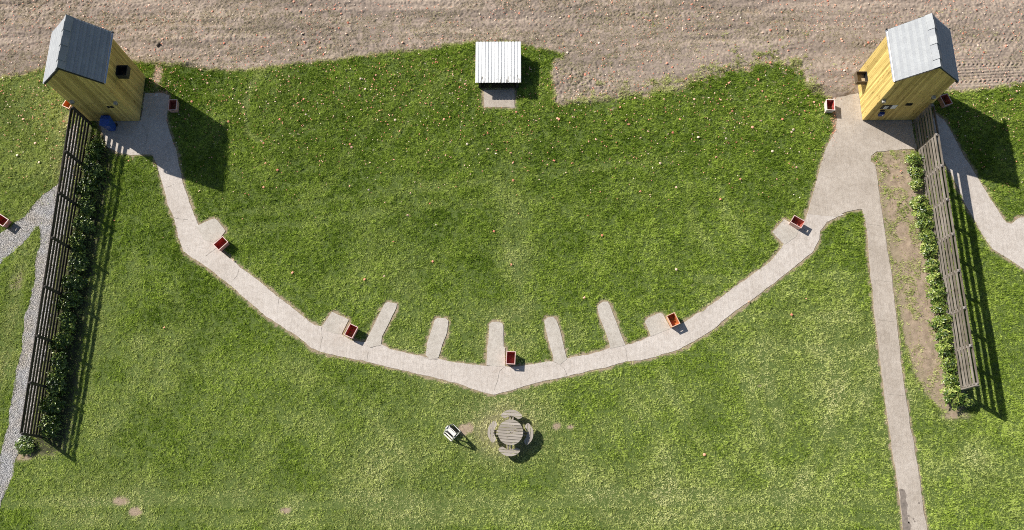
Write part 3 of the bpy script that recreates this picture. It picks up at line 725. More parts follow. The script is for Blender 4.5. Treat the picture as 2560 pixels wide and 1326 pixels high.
# ---------------------------------------------------------------- fences
def fence(name, label, xline, posts, hf, board_dx, post_dx, extra_top):
    fm_, pm_ = (M['fence'], M['post']) if extra_top else (M['fence_shaded'], M['post_shaded'])
    y_mid = (posts[0]+posts[-1])/2
    t = empty(name, (xline, y_mid, 0), 0, label, 'fence')
    r = random.Random(int(abs(xline)*10))
    for i, y in enumerate(posts):
        h = hf(y); m = MB(); w = 0.07 if extra_top else 0.055
        m.box(post_dx-w, post_dx+w, y-y_mid-w, y-y_mid+w, -0.1, h-0.02)
        m.add([(post_dx-w, y-y_mid-w, h-0.019), (post_dx+w, y-y_mid-w, h-0.019), (post_dx+w, y-y_mid+w, h-0.019), (post_dx-w, y-y_mid+w, h-0.019), (post_dx, y-y_mid, h+0.025)],
              [(0,1,4),(1,2,4),(2,3,4),(3,0,4),(3,2,1,0)])
        m.build('post', pm_, t)
    for ya, yb in zip(posts[:-1], posts[1:]):
        m = MB(); nb_ = 7
        ha, hb2 = hf(ya), hf(yb); A, B = ya-y_mid-0.006, yb-y_mid+0.006
        for k in range(nb_):
            fa = (k+0.68)/nb_
            za, zb = ha*fa-0.01+r.uniform(-.012, .012), hb2*fa-0.01+r.uniform(-.012, .012); bw = (0.165 if extra_top else 0.160)*ha/1.9
            jx = r.uniform(-.005, .005)
            m.bar((board_dx+jx, A, za), (board_dx+jx, B, zb), 0.022, bw, r.random())
        m.build('slat_panel', fm_, t)
        if extra_top:
            m = MB()
            ex = post_dx*2-board_dx+0.012
            m.bar((ex, A, ha-0.09), (ex, B, hb2-0.09), 0.03, 0.16, r.random())
            m.build('top_rail', fm_, t)
        else:
            m = MB(); m.bar((board_dx-0.03, A, ha-0.03), (board_dx-0.03, B, hb2-0.03), 0.03, 0.06, r.random()); m.build('top_rail', fm_, t)
    if extra_top:
        y = posts[-1]-y_mid-0.062; h = hf(posts[-1]); m = MB(); m.box(board_dx-0.02, post_dx*2-board_dx+0.03, y-0.024, y, 0.02, h, 0.9); m.build('end_board', fm_, t)
    return t
LP = [19.75, 17.33, 15.11, 12.80, 10.35, 7.95, 5.75, 3.42]
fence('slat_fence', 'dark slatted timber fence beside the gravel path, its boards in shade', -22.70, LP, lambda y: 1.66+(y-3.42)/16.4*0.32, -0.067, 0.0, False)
RP = [19.72, 18.08, 16.40, 14.62, 12.83, 11.0, 9.18, 7.38, 5.59]
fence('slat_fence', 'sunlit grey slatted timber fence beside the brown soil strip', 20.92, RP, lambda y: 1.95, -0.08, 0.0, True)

# ---------------------------------------------------------------- laurel shrubs
def shrub_mesh(seed, rx, ry, h, n_leaves, bright):
    r = np.random.default_rng(seed)
    # clumps of rosettes on a lumpy ellipsoid
    nc = max(10, n_leaves//16)
    u = r.normal(size=(nc, 3)); u /= np.linalg.norm(u, axis=1)[:, None]; u[:, 2] = np.abs(u[:, 2])
    rad = (0.45+0.55*r.random(nc)**0.5)*(0.8+0.35*r.random(nc))
    c = u*rad[:, None]*np.array([rx, ry, h*0.62]) + np.array([0, 0, h*0.36])
    vs = []; fs = []; rn = []
    for k in range(nc):
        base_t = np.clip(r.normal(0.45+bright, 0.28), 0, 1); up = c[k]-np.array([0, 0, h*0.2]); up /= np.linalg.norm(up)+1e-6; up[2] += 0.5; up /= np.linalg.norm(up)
        for q in range(16):
            d = r.normal(size=3); d -= d.dot(up)*up*0.7; d += up*0.25; d /= np.linalg.norm(d)
            s = np.cross(d, up+r.normal(0, 0.25, 3)); s /= np.linalg.norm(s)+1e-6; nn = np.cross(s, d)
            L = r.uniform(0.105, 0.19); w = L*0.42; p = c[k]+r.normal(0, 0.035, 3)+d*0.02
            if p[2] < 0.05: p[2] = 0.05+0.05*r.random()
            i = len(vs)
            vs += [p, p+d*L*0.5+s*w/2+nn*0.008, p+d*L-nn*0.012, p+d*L*0.5-s*w/2+nn*0.008]
            fs += [(i, i+1, i+2), (i, i+2, i+3)]; t = np.clip(base_t+r.normal(0, 0.13), 0, 1); rn += [t, t]
    return np.array(vs), np.array(fs), np.array(rn)
def make_shrub(seed, rx, ry, h, n, bright):
    t = empty('laurel_shrub', (0, 0, 0))
    v, f, rn = shrub_mesh(seed, rx, ry, h, n, bright)
    o = np_mesh('foliage', v, f, M['leaf'], {'rnd': ('FACE', rn)}); o.parent = t
    m = MB(); r = random.Random(seed)
    for k in range(6):
        a = r.uniform(0, 6.28); m.bar((0.03*math.cos(a), 0.03*math.sin(a), 0.0), (rx*0.6*math.cos(a), ry*0.6*math.sin(a), h*0.65), 0.018, 0.018)
    m.build('stem', M['stem'], t)
    return t
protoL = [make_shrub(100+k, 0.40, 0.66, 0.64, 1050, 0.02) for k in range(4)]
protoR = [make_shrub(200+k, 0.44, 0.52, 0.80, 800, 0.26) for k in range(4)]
usedL = [False]*4
def place(protos, used, k, loc, rz, sc, label, group):
    k %= 4
    o = protos[k] if not used[k] else copy_tree(protos[k])
    used[k] = True
    o.location = loc; o.rotation_euler = (0, 0, rz); o.scale = sc
    return tag(o, label, 'shrub', group)
ordw = ['first', 'second', 'third', 'fourth', 'fifth', 'sixth', 'seventh', 'eighth', 'ninth', 'tenth', 'eleventh', 'twelfth', 'thirteenth', 'fourteenth', 'fifteenth', 'sixteenth', 'seventeenth', 'eighteenth']
GL = 'shaded laurels along the left fence'; GR = 'sunlit laurels along the right fence'
ys = np.linspace(18.1, 3.9, 15); used = [False]*4
for i, y in enumerate(ys):
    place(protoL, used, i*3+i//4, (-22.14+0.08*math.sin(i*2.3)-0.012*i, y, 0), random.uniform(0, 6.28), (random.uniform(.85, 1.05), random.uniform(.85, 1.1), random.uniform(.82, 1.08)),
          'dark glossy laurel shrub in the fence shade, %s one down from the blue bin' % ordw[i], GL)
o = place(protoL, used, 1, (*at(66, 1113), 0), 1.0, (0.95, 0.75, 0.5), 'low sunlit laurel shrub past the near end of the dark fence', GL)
PR = [(2289,398,.75),(2293,430,.8),(2297,458,.75),(2303,505,.85),(2311,530,.95),(2315,560,.95),(2322,595,.9),(2326,625,.9),(2334,662,.75),(2342,700,.85),(2345,735,1.0),(2352,768,1.0),(2356,808,1.05),(2364,842,1.0),(2368,880,.95),(2376,915,.9),(2384,950,.95)]
used = [False]*4
for i, (px, py, s) in enumerate(PR):
    p = at(px, py, 0.45)
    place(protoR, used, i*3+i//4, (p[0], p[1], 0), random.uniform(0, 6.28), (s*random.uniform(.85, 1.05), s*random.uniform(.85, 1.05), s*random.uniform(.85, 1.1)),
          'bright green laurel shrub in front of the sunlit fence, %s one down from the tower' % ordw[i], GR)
p = at(2385, 990, 0.35); place(protoR, used, 2, (p[0], p[1], 0), 0.4, (1.15, 1.0, 0.85), 'bushy laurel shrub at the near end of the sunlit fence', GR)
p = at(2418, 1003, 0.3); place(protoR, used, 3, (p[0], p[1], 0), 2.4, (0.75, 0.65, 0.65), 'darker laurel sprig under the end post of the sunlit fence', GR)

# ---------------------------------------------------------------- spent-shell bins
def make_bin(name, L, Wd, H, m_body, m_rim, label, group='open plastic cartridge bins'):
    t = empty(name, (0, 0, 0), 0, label, 'bin', group)
    m = MB(); th = 0.018; tp = 0.90            # taper
    def ring(z, inset): 
        k = tp+(1-tp)*z/H; a, b = L/2*k-inset, Wd/2*k-inset; return [(a, b, z), (-a, b, z), (-a, -b, z), (a, -b, z)]
    z1, z2 = H*0.70, H*0.82
    o0, o1, o2, o3 = ring(0, 0), ring(z1, 0), ring(z2, 0), ring(H, 0)
    i0, i1, i2, i3 = ring(0.02, th), ring(z1, th), ring(z2, th), ring(H, th)
    m.add(o0, [(0, 1, 2, 3)], 0.2); m.add(i0, [(3, 2, 1, 0)], 0.0)
    for k in range(4):
        q = (k+1) % 4
        for rings, tone in (((o0, o1, o2, o3), 0.85), ((i0, i1, i2, i3), 0.12)):
            a0, a1, a2, a3 = rings
            m.add([a0[k], a0[q], a1[q], a1[k]], [(0, 1, 2, 3)], tone)
            m.add([a2[k], a2[q], a3[q], a3[k]], [(0, 1, 2, 3)], tone)
            lerp = lambda A, B, f: tuple(A[j]+(B[j]-A[j])*f for j in range(3))
            if k in (1, 3):   # hand hole in each short side
                for f0, f1 in ((0, .32), (.68, 1)):
                    m.add([lerp(a1[k], a1[q], f0), lerp(a1[k], a1[q], f1), lerp(a2[k], a2[q], f1), lerp(a2[k], a2[q], f0)], [(0, 1, 2, 3)], tone)
            else:
                m.add([a1[k], a1[q], a2[q], a2[k]], [(0, 1, 2, 3)], tone)
    m.build('body', m_body, t, fix=False)
    r = MB(); a, b, e = L/2+0.015, Wd/2+0.015, 0.034
    r.box(-a, a, b-e, b, H-0.03, H+0.004, .9); r.box(-a, a, -b, -b+e, H-0.03, H+0.004, .9)
    r.box(-a, -a+e, -b+e, b-e, H-0.03, H+0.0035, .9); r.box(a-e, a, -b+e, b-e, H-0.03, H+0.0035, .9)
    r.build('rim', m_rim, t)
    return t
b_red = plastic_bin('red_bin_plastic', (0.46, 0.085, 0.06), (0.66, 0.33, 0.29)); r_pink = simple('bleached_rim', (0.66, 0.46, 0.42), 0.5, 0.12)
b_ora = plastic_bin('orange_bin_plastic', (0.56, 0.17, 0.05), (0.72, 0.40, 0.23)); r_ora = simple('bleached_orange_rim', (0.70, 0.45, 0.31), 0.5, 0.12)
b_ter = plastic_bin('terracotta_bin_plastic', (0.42, 0.11, 0.075), (0.68, 0.40, 0.34)); r_whi = simple('bleached_white_rim', (0.72, 0.64, 0.60), 0.5, 0.1)
b_whi = plastic_bin('white_bin_plastic', (0.36, 0.05, 0.035), (0.78, 0.70, 0.68))
BINS = [((552,609),46,b_red,r_pink,'red bin with one dented rim beside the small pad nearest the left tower'),
 ((878,828),65,b_red,r_pink,'bright red bin between a square pad and the leftmost long slab'),
 ((1277,895),87,b_red,r_pink,'upright red bin beside the middle long slab of the path'),
 ((1683,800),114,b_ora,r_ora,'orange bin with pale rim beside the square pad right of the slabs'),
 ((1994,555),-33,b_ter,r_pink,'terracotta bin with pink rim at the square pad where the paths fork'),
 ((432,263),92,b_ter,r_pink,'dull pink bin in shadow on the concrete right of the left tower'),
 ((2076,263),87,b_whi,r_whi,'bleached white bin with red inside, left of the right tower'),
 ((2365,250),108,b_ter,r_pink,'dark red bin in the shadow behind the right tower'),
 ((172,257),66,b_ora,r_ora,'orange bin half hidden behind the left tower and fence'),
 ((4,551),-32,b_red,r_pink,'red bin on the grass by the gravel fork at the left edge')]
for (px, py), ang, mb_, mr_, lab in BINS:
    t = make_bin('plastic_bin', 0.60, 0.42, 0.40, mb_, mr_, lab)
    p = at(px, py, 0.38); zb = 0.019 if samp(path_mask, np.array([p[0]]), np.array([p[1]]))[0] else 0.012
    t.location = (p[0], p[1], zb); t.rotation_euler = (0, 0, math.radians(ang))

# ---------------------------------------------------------------- wheelie bin
wb = empty('wheelie_bin', (-21.50, 19.50, 0.012), math.radians(-4), 'blue wheelie bin standing against the left tower wall', 'waste bin')
wb.scale = (0.9, 0.9, 0.95)
m = MB(); a0, b0, a1, b1 = 0.19, 0.20, 0.25, 0.28
m.add([(-a0,-b0,0.06),(a0,-b0,0.06),(a0,b0,0.06),(-a0,b0,0.06),(-a1,-b1,0.94),(a1,-b1,0.94),(a1,b1,0.94),(-a1,b1,0.94)], [(0,3,2,1),(4,5,6,7),(0,1,5,4),(1,2,6,5),(2,3,7,6),(3,0,4,7)])
m.build('body', M['blue'], wb, 0.02)
m = MB(); m.prism([(-b1-0.04, 0.945), (b1+0.02, 0.945), (b1+0.02, 1.02), (b1*0.2, 1.06), (-b1-0.04, 0.985)], 'x', -a1-0.02, a1+0.02); m.build('lid', M['blue'], wb, 0.015)
m = MB(); m.bar((-0.2, b1+0.06, 0.98), (0.2, b1+0.06, 0.98), 0.03, 0.03); m.build('handle', M['blue_dark'], wb)
for sx in (-0.2, 0.2):
    m = MB(); n = 14; cx_ = sx
    m.prism([(0.2+0.1*math.cos(6.2832*i/n), 0.1+0.1*math.sin(6.2832*i/n)) for i in range(n)], 'x', cx_-0.025, cx_+0.025); m.build('wheel', M['black'], wb)
m = MB(); m.add([(-0.16,-0.2505,0.62),(0.12,-0.2505,0.62),(0.12,-0.259,0.76),(-0.16,-0.259,0.76)], [(0,1,2,3)]); m.build('sticker', M['white_paint'], wb)

# ---------------------------------------------------------------- round picnic table
tp = at(1276, 1081, 0.72)
pt = empty('picnic_table', (tp[0], tp[1], 0), math.radians(-4), 'round timber picnic table with four curved benches on worn grass', 'picnic table')
m = MB(); R_ = 0.59; n = 9; pw = 2*R_/n; r = random.Random(3)
for k in range(n):
    y0_, y1_ = -R_+k*pw+0.010, -R_+(k+1)*pw-0.010
    pts = [(math.sqrt(max(0.0004, R_**2-y*y)), y) for y in np.linspace(y0_, y1_, 7)]
    m.prism(pts+[(-x_, y_) for x_, y_ in reversed(pts)], 'z', 0.685, 0.722, r.random())
m.build('tabletop', M['table'], pt)
m = MB(); m.cyl((0, 0, 0.7225), 0.022, 0.004, 12); m.build('parasol_hole', M['black'], pt)
def bench(rot, mt):
    m = MB(); ri, ro, hl = 0.66, 1.10, 0.52
    # planks run tangentially (local x), clipped by inner concave and outer convex arcs
    n = 3; y0_, y1_ = 0.64, 1.08; pw = (y1_-y0_)/n
    for k in range(n):
        a, b = y0_+k*pw+0.010, y0_+(k+1)*pw-0.010; top = []; bot = []
        for x_ in np.linspace(-0.53, 0.53, 41):
            q = abs(x_); inner = 0.77-0.11*(q/0.3)**2 if q < 0.3 else 0.66+0.13*((q-0.3)/0.23)**2
            outer = 1.08-0.24*(q/0.53)**2-0.06*(q/0.53)**6
            lo, hi = max(a, inner), min(b, outer)
            if hi-lo > 0.006: top.append((x_, hi)); bot.append((x_, lo))
            elif len(top) > 1:
                m.prism(bot+list(reversed(top)), 'z', 0.40, 0.437, r.random()); top = []; bot = []
            else: top = []; bot = []
        if len(top) > 1: m.prism(bot+list(reversed(top)), 'z', 0.40, 0.437, r.random())
    o = m.build('bench', mt, pt); o.rotation_euler = (0, 0, rot); return o
for k in range(4): bench(k*math.pi/2, M['table'])
m = MB()
for s in (-1, 1):
    m.bar((s*0.07, -1.0, 0.37), (s*0.07, 1.0, 0.37), 0.045, 0.05); m.bar((-1.0, s*0.07, 0.319), (1.0, s*0.07, 0.319), 0.045, 0.05)
    m.bar((s*0.07, -0.5, 0.655), (s*0.07, 0.5, 0.655), 0.045, 0.055)
m.build('bearer', M['table'], pt)
for k in range(4):
    a = k*math.pi/2+math.pi/4*0; m = MB(); c_, s_ = math.cos(a), math.sin(a)
    for q in (-0.07, 0.07):
        m.bar((c_*0.42-s_*(q+0.03), s_*0.42+c_*(q+0.03), 0.655), (c_*0.85-s_*(q+0.03), s_*0.85+c_*(q+0.03), 0.0), 0.045, 0.07)
    m.build('leg', M['table'], pt)

# ---------------------------------------------------------------- gun rack
gp = at(1129, 1080, 0.4)
gr = empty('gun_rack', (gp[0], gp[1], 0), math.radians(-43), 'small white A-frame gun rack with a notched rail on the lawn', 'gun rack')
hw, hd, hh = 0.26, 0.30, 0.86
for sx in (-1, 1):
    m = MB(); x_ = sx*hw
    m.bar((x_, -hd, 0.0), (x_, -0.05, hh), 0.05, 0.035, up=(1,0,0)); m.bar((x_, hd, 0.0), (x_, 0.05, hh), 0.05, 0.035, up=(1,0,0)); m.bar((x_, -0.245, 0.16), (x_, 0.245, 0.16), 0.04, 0.05)
    m.box(x_-0.022, x_+0.022, -0.075, 0.075, hh-0.02, hh+0.03)
    m.build('end_frame', M['white_wood'], gr)
m = MB(); pts = [(-hw+0.026, -0.09), (hw-0.026, -0.09)]
nn_ = 6; ww = (2*hw-0.052)/nn_
for k in range(nn_):
    x1_ = hw-0.026-k*ww
    pts += [(x1_, 0.11), (x1_-ww*0.3, 0.11), (x1_-ww*0.36, 0.035), (x1_-ww*0.64, 0.035), (x1_-ww*0.7, 0.11), (x1_-ww+0.0005, 0.11)]
m.prism(pts, 'z', hh-0.06, hh-0.025); m.build('notched_rail', M['white_wood'], gr)
for yy, zz in ((-0.31, 0.05), (-0.20, 0.34)):
    m = MB(); m.bar((-hw+0.027, yy, zz), (hw-0.027, yy, zz), 0.06, 0.04); m.build('front_rail', M['white_wood'], gr)
m = MB(); m.bar((-hw+0.027, 0.30, 0.05), (hw-0.027, 0.30, 0.05), 0.04, 0.04); m.build('back_rail', M['white_wood'], gr)
m = MB(); m.bar((-hw+0.027, 0.16, 0.50), (hw-0.027, 0.16, 0.50), 0.03, 0.2, up=(0, -0.3, 1)); m.build('back_panel', M['black_wood'], gr)
m = MB(); m.box(-hw+0.03, hw-0.03, -0.24, 0.24, 0.19, 0.21); m.build('butt_shelf', M['black_wood'], gr)

# ---------------------------------------------------------------- odd bits on the field
p = at(397, 113); o = MB(); o.prism([(-0.07, -0.15), (0.03, -0.18), (0.07, 0.12), (-0.02, 0.17)], 'z', 0.0, 0.16); oo = o.build('timber_offcut', M['clod'], None, 0.02)
oo.scale = (0.75, 0.75, 0.75); oo.location = (p[0], p[1], 0.02); oo.rotation_euler = (0.25, 0.1, -0.5); tag(oo, 'dark timber offcut lying on the bare field near the left tower', 'offcut')
p = at(391, 238); o = MB(); o.prism([(-0.09, -0.05), (0.08, -0.07), (0.1, 0.05), (-0.06, 0.06)], 'z', 0.0, 0.006); oo = o.build('paper_scrap', M['paper'], None)
oo.location = (p[0], p[1], 0.012); tag(oo, 'pale paper scrap on the shaded concrete by the left tower', 'litter')

# ---------------------------------------------------------------- clay targets
def clay_disc(seed, frac=1.0):
    r = random.Random(seed); m = MB(); n = 14; k = max(3, int(n*frac)); R = 0.056
    prof = [(R, 0.0), (R*0.98, 0.012), (R*0.72, 0.016), (R*0.62, 0.026), (0.0, 0.027)]
    full = frac >= 1.0; cnt = n if full else k+1; rows = []
    vs = []; fs = []
    for q, (rr, z) in enumerate(prof[:-1]):
        for i in range(cnt):
            a = 6.28318*i/n; j = 1 if full else r.uniform(0.85, 1.0)
            vs.append((rr*math.cos(a)*j, rr*math.sin(a)*j, z))
    vs.append((0, 0, 0.027))
    for q in range(3):
        for i in range(cnt if full else cnt-1):
            i2 = (i+1) % cnt; fs.append((q*cnt+i, q*cnt+i2, (q+1)*cnt+i2, (q+1)*cnt+i))
    for i in range(cnt if full else cnt-1): fs.append((3*cnt+i, 3*cnt+(i+1) % cnt, 4*cnt))
    m.add(vs, fs)
    o = m.build('clay_target', M['clay'], None)
    a = o.data.attributes.new('rnd', 'FLOAT', 'FACE'); a.data.foreach_set('value', np.zeros(len(o.data.polygons), np.float32))
    return o
protoC = [clay_disc(1), clay_disc(2, 0.62), clay_disc(3, 0.45), clay_disc(4, 1.0), clay_disc(5, 0.8)]
KNOWN = [(985,402),(875,467),(1235,580),(1278,663),(984,605),(1505,590),(960,692),(1082,655),(1283,453),(1460,745),(1760,1137),(2015,748),(1978,788),(732,683),(585,652),(1075,510),(1020,540),(912,700),
 (1115,390),(1168,362),(1240,385),(1320,430),(1397,300),(1490,350),(1560,395),(1620,330),(1650,410),(1700,300),(1745,345),(1790,395),(1830,280),(1880,320),(1930,380),(1955,300),(1850,450),(1800,500),(1690,470),(1600,480),
 (1940,450),(1885,380),(760,250),(820,300),(900,240),(950,280),(1000,330),(880,370),(700,300),(660,360),(1050,260),(1110,300),(560,240),(520,210),(610,270),(745,180),(850,185),(940,190),(1030,170),(1120,180),(60,300),(95,240),(30,240),(120,330),(45,390),(90,360),(22,310),(1150,220),
 (1320,190),(1325,175),(1312,222),(1300,240),(1660,250),(1735,250),(1550,270),(1905,230),(1970,250),(1895,200),(2010,280),(2030,350),(1990,420),(412,820),(1690,675),(1870,755),(2540,230),(2520,300),(2546,352),(500,480),(660,470)]
pts = [(at(*p), 'g') for p in KNOWN]
occupied = lambda p: samp(path_mask, np.array([p[0]]), np.array([p[1]]))[0]
def blocked(p): return (-23.2 < p[0] < -20 and 19.8 < p[1] < 22.9) or (18 < p[0] < 21.2 and 19.7 < p[1] < 22.8) or (-2.3 < p[0] < 0.3 and 21.6 < p[1] < 24.2)
rr = random.Random(77)
while len(pts) < 140:
    px, py = rr.uniform(20, 2540), rr.uniform(150, 480); p = at(px, py)
    if occupied(p) or blocked(p) or samp(dirt_mask, np.array([p[0]]), np.array([p[1]]))[0]: continue
    if rr.random() > (1-abs(py-250)/260) : continue
    pts.append((p, 'g'))
while len(pts) < 300:
    px, py = rr.uniform(5, 2555), rr.uniform(3, 250); p = at(px, py)
    if occupied(p) or blocked(p) or not samp(dirt_mask, np.array([p[0]]), np.array([p[1]]))[0]: continue
    if rr.random() > 0.35+0.65*math.exp(-((px-1450)/700)**2): continue
    pts.append((p, 'd'))
used = [False]*5
for p, k in pts:
    q = rr.randrange(5); o = protoC[q] if not used[q] else protoC[q].copy()
    if used[q]: C.objects.link(o)
    used[q] = True
    if k == 'g': z = 0.075
    else: z = 0.045+float(dirt_h(np.array([p[0]]), np.array([p[1]]))[0])
    o.location = (p[0], p[1], z); o.rotation_euler = (rr.gauss(0, .3), rr.gauss(0, .3), rr.uniform(0, 6.28)); s_ = rr.uniform(0.85, 1.25); o.scale = (s_, s_, s_)
    if k == 'g': tag(o, 'orange clay target piece lying in the grass', 'clay target', 'clay targets in the grass')
    else: tag(o, 'orange clay target piece lying on the bare brown field', 'clay target', 'clay targets on the bare field')

# smaller shards: one piece of stuff
def shards(n_field, n_grass):
    P = []; r = np.random.default_rng(5)
    def put(x, y, z): P.append((x, y, z))
    c = 0
    while c < n_field:
        px, py = r.uniform(-20, 2580), r.uniform(-10, 255); p = at(px, py); a = np.array([p[0]]), np.array([p[1]])
        if blocked(p) or not samp(dirt_mask, *a)[0] or samp(path_mask, *a)[0]: continue
        if vnoise(a[0]*0.6, a[1]*0.9, 91)[0] < r.random()*0.85: continue
        put(p[0], p[1], 0.045+float(dirt_h(*a)[0])); c += 1
    c = 0
    while c < n_grass:
        px, py = r.uniform(-20, 2580), r.uniform(110, 620); p = at(px, py); a = np.array([p[0]]), np.array([p[1]])
        if blocked(p) or samp(dirt_mask, *a)[0] or samp(path_mask, *a)[0]: continue
        if math.exp(-((py-220)/170)**2) < r.random(): continue
        put(p[0], p[1], 0.075); c += 1
    for (px, py, sx, sy, n) in [(398,170,6,30,60),(402,222,14,10,40),(2100,190,34,18,200),(2084,305,4,40,150),(2090,245,10,6,20),(232,325,18,14,14),(390,215,25,12,30),(2335,275,8,14,20),(1186,160,4,40,30),(190,400,6,60,25),(2140,238,10,6,30)]:
        for k in range(int(n*1.7)):
            p = at(px+r.normal(0, sx), py+r.normal(0, sy))
            if blocked(p) or (samp(path_mask, np.array([p[0]]), np.array([p[1]]))[0] and r.random() < 0.85): continue
            put(p[0], p[1], 0.03)
    P = np.array(P); n = len(P); a = r.uniform(0, 6.28, n); s = r.uniform(0.018, 0.050, n); s[n_field+n_grass:] *= 0.55
    tilt = r.normal(0, 0.35, (n, 2)); V = np.zeros((n, 4, 3))
    for k in range(4):
        b = a+k*1.5708+r.normal(0, .25, n); rad = s*r.uniform(.6, 1.1, n); V[:, k, 0] = rad*np.cos(b); V[:, k, 1] = rad*np.sin(b)
        V[:, k, 2] = V[:, k, 0]*tilt[:, 0]+V[:, k, 1]*tilt[:, 1]
    V += P[:, None, :]; low = V.copy(); low[..., 2] -= 0.008
    allv = np.concatenate([V, low], 1).reshape(-1, 3); b = (np.arange(n)*8)[:, None]
    F = np.concatenate([b+np.array(q) for q in ([0,1,2,3],[0,4,5,1],[1,5,6,2],[2,6,7,3],[3,7,4,0])], 0)
    rq = r.random(n); rq[n_field+n_grass:] *= 0.45; rn = np.tile(rq, 5)
    o = np_mesh('clay_shards', allv, F, M['clay'], {'rnd': ('FACE', rn)}, 4)
    tag(o, 'small broken orange clay shards strewn over field and grass edge', 'clay shards', None, 'stuff')
shards(2600, 2000)

# ---------------------------------------------------------------- grass
def frame_mask(x, y, margin):
    d = np.stack([x, y, np.full_like(x, -CAMH)], -1) @ CM        # world -> camera
    px = 1280+FPX*d[:, 0]/-d[:, 2]; py = 663-FPX*d[:, 1]/-d[:, 2]
    return px, py, (px > -margin) & (px < 2560+margin) & (py > -margin) & (py < 1326+margin)
def blades(x, y, length, width, lean, dry, rnd, name, m, z0=0.0, ang=None):
    n = len(x); a = RNG.uniform(0, 2*math.pi, n) if ang is None else ang; b = a+RNG.normal(0, 0.5, n)+math.pi/2
    hx, hy = np.cos(a)*np.sin(lean)*length, np.sin(a)*np.sin(lean)*length; hz = np.cos(lean)*length
    wx, wy = np.cos(b)*width/2, np.sin(b)*width/2
    V = np.zeros((n, 3, 3), np.float32)
    V[:, 0] = np.stack([x-wx, y-wy, np.zeros(n)+z0], -1); V[:, 1] = np.stack([x+wx, y+wy, np.zeros(n)+z0], -1); V[:, 2] = np.stack([x+hx, y+hy, hz+z0], -1)
    return np_mesh(name, V.reshape(-1, 3), np.arange(n*3).reshape(-1, 3), m, {'dry': ('FACE', dry), 'rnd': ('FACE', rnd)})

LINES = [([(1268,420),(1274,560),(1280,660),(1272,800),(1270,880)], 1.5, 0.10), ([(1262,600),(1290,690),(1330,760)], 0.35, 0.2),
 ([(655,175),(625,215),(612,270),(618,330),(645,352)], 0.28, 0.30), ([(470,555),(700,520),(1000,478),(1300,440),(1700,395)], 0.35, 0.14), ([(480,600),(760,560),(1000,520),(1350,500)], 0.35, 0.12),
 ([(1720,470),(1735,560),(1790,640),(1850,690)], 0.4, 0.16), ([(1800,450),(1815,540),(1870,610)], 0.4, 0.12), ([(1900,880),(1935,1000),(1960,1130)], 0.4, 0.22), ([(1860,905),(1880,1010),(1930,1180)], 0.35, 0.2),
 ([(1990,1240),(2060,1090),(2120,900)], 0.4, 0.2), ([(2050,1240),(2130,1100),(2180,960)], 0.35, 0.18), ([(1650,930),(1720,1060),(1830,1200)], 0.4, 0.18), ([(1560,960),(1650,1100),(1700,1260)], 0.4, 0.12),
 ([(20,1262),(400,1252),(800,1262),(1300,1256),(1900,1252),(2240,1262)], 0.4, 0.24), ([(250,1232),(800,1240),(1500,1236),(2230,1232)], 0.35, 0.18), ([(100,1300),(900,1298),(1800,1292),(2250,1300)], 0.5, 0.2),
 ([(1750,700),(1950,690),(2160,690)], 0.4, 0.14), ([(1800,790),(1980,788),(2190,795)], 0.4, 0.16), ([(1780,868),(2000,866),(2195,880)], 0.5, 0.18), ([(2310,1180),(2420,1150),(2560,1170)], 0.6, 0.15), ([(330,620),(360,780),(330,960),(260,1130)], 0.5, 0.12), ([(250,700),(240,850),(215,1000)], 0.4, 0.14),
 ([(700,900),(900,1000),(1000,1120),(1040,1250)], 0.5, 0.10), ([(900,130),(1060,170),(1190,215)], 0.3, 0.12), ([(1000,200),(920,330),(800,480)], 0.35, 0.10), ([(1116,180),(1040,290),(960,370)], 0.3, 0.14)]
def track_lines(x, y):
    v = np.zeros_like(x); wob = (fbm(x*1.3, y*1.3, 141, 2)-0.5)*0.35
    brk = 0.45+1.1*np.clip(fbm(x*0.9, y*0.9, 142, 2)-0.15, 0, 0.8)
    for ln, w, st_ in LINES:
        P = ats(ln); best = np.full_like(x, 9.0)
        for a, b in zip(P[:-1], P[1:]):
            d = b-a; t = np.clip(((x-a[0])*d[0]+(y-a[1])*d[1])/(d@d), 0, 1)
            best = np.minimum(best, np.hypot(x-a[0]-t*d[0], y-a[1]-t*d[1]))
        v = np.maximum(v, st_*sstep(w, w*0.3, best+wob))
    return v*brk
NC = 3400000
x = RNG.uniform(X0, X1, NC); y = RNG.uniform(Y0, 26.5, NC)
px, py, fm = frame_mask(x, y, 110)
wx = x+(vnoise(x*4, y*4, 61)-0.5)*0.20; wy = y+(vnoise(x*4, y*4, 62)-0.5)*0.20
pm = samp(path_mask, x, y); verge = samp(pb3, wx, wy); v10 = samp(pb10, wx, wy)
dm = samp(db, wx, wy); gm = samp(gb, wx, wy); bd = samp(bb, x, y); hbm = samp(hb, x, y)
bare = blobs(BARE, x, y)
keepp = np.ones(NC)
keepp *= np.where(pm, 0, 1)
keepp *= np.where(verge > 0.02, 0.22, 1)*np.where(v10 > 0.02, 0.72, 1)
keepp *= 1-sstep(0.25, 0.6, edge_value(x, y))*0.985
keepp *= 1-sstep(0.35, 0.6, gm)*0.992
bn = fbm(x*2.0, y*1.6, 64, 4)
keepp *= 1-np.clip(sstep(0.1, 0.5, bd)*(0.60+0.62*sstep(0.40, 0.58, bn)), 0, 0.97)
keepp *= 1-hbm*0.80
worn = blobs(WORN, x, y); keepp *= 1-sstep(0.5, 1.0, worn+(bn-0.5)*0.4)*0.22
keepp *= 1-np.clip(sstep(0.2, 0.7, bare+(bn-0.5)*0.5), 0, 0.95)
clump = 0.65*fbm(x*8.5, y*8.5, 65, 2)+0.35*fbm(x*3.4, y*3.4, 69, 2); clump2 = fbm(x*2.2, y*2.2, 66, 3)
south = sstep(300, 1000, py)
keepp *= np.clip(0.34+2.6*(clump-0.32), 0.22, 1.0)
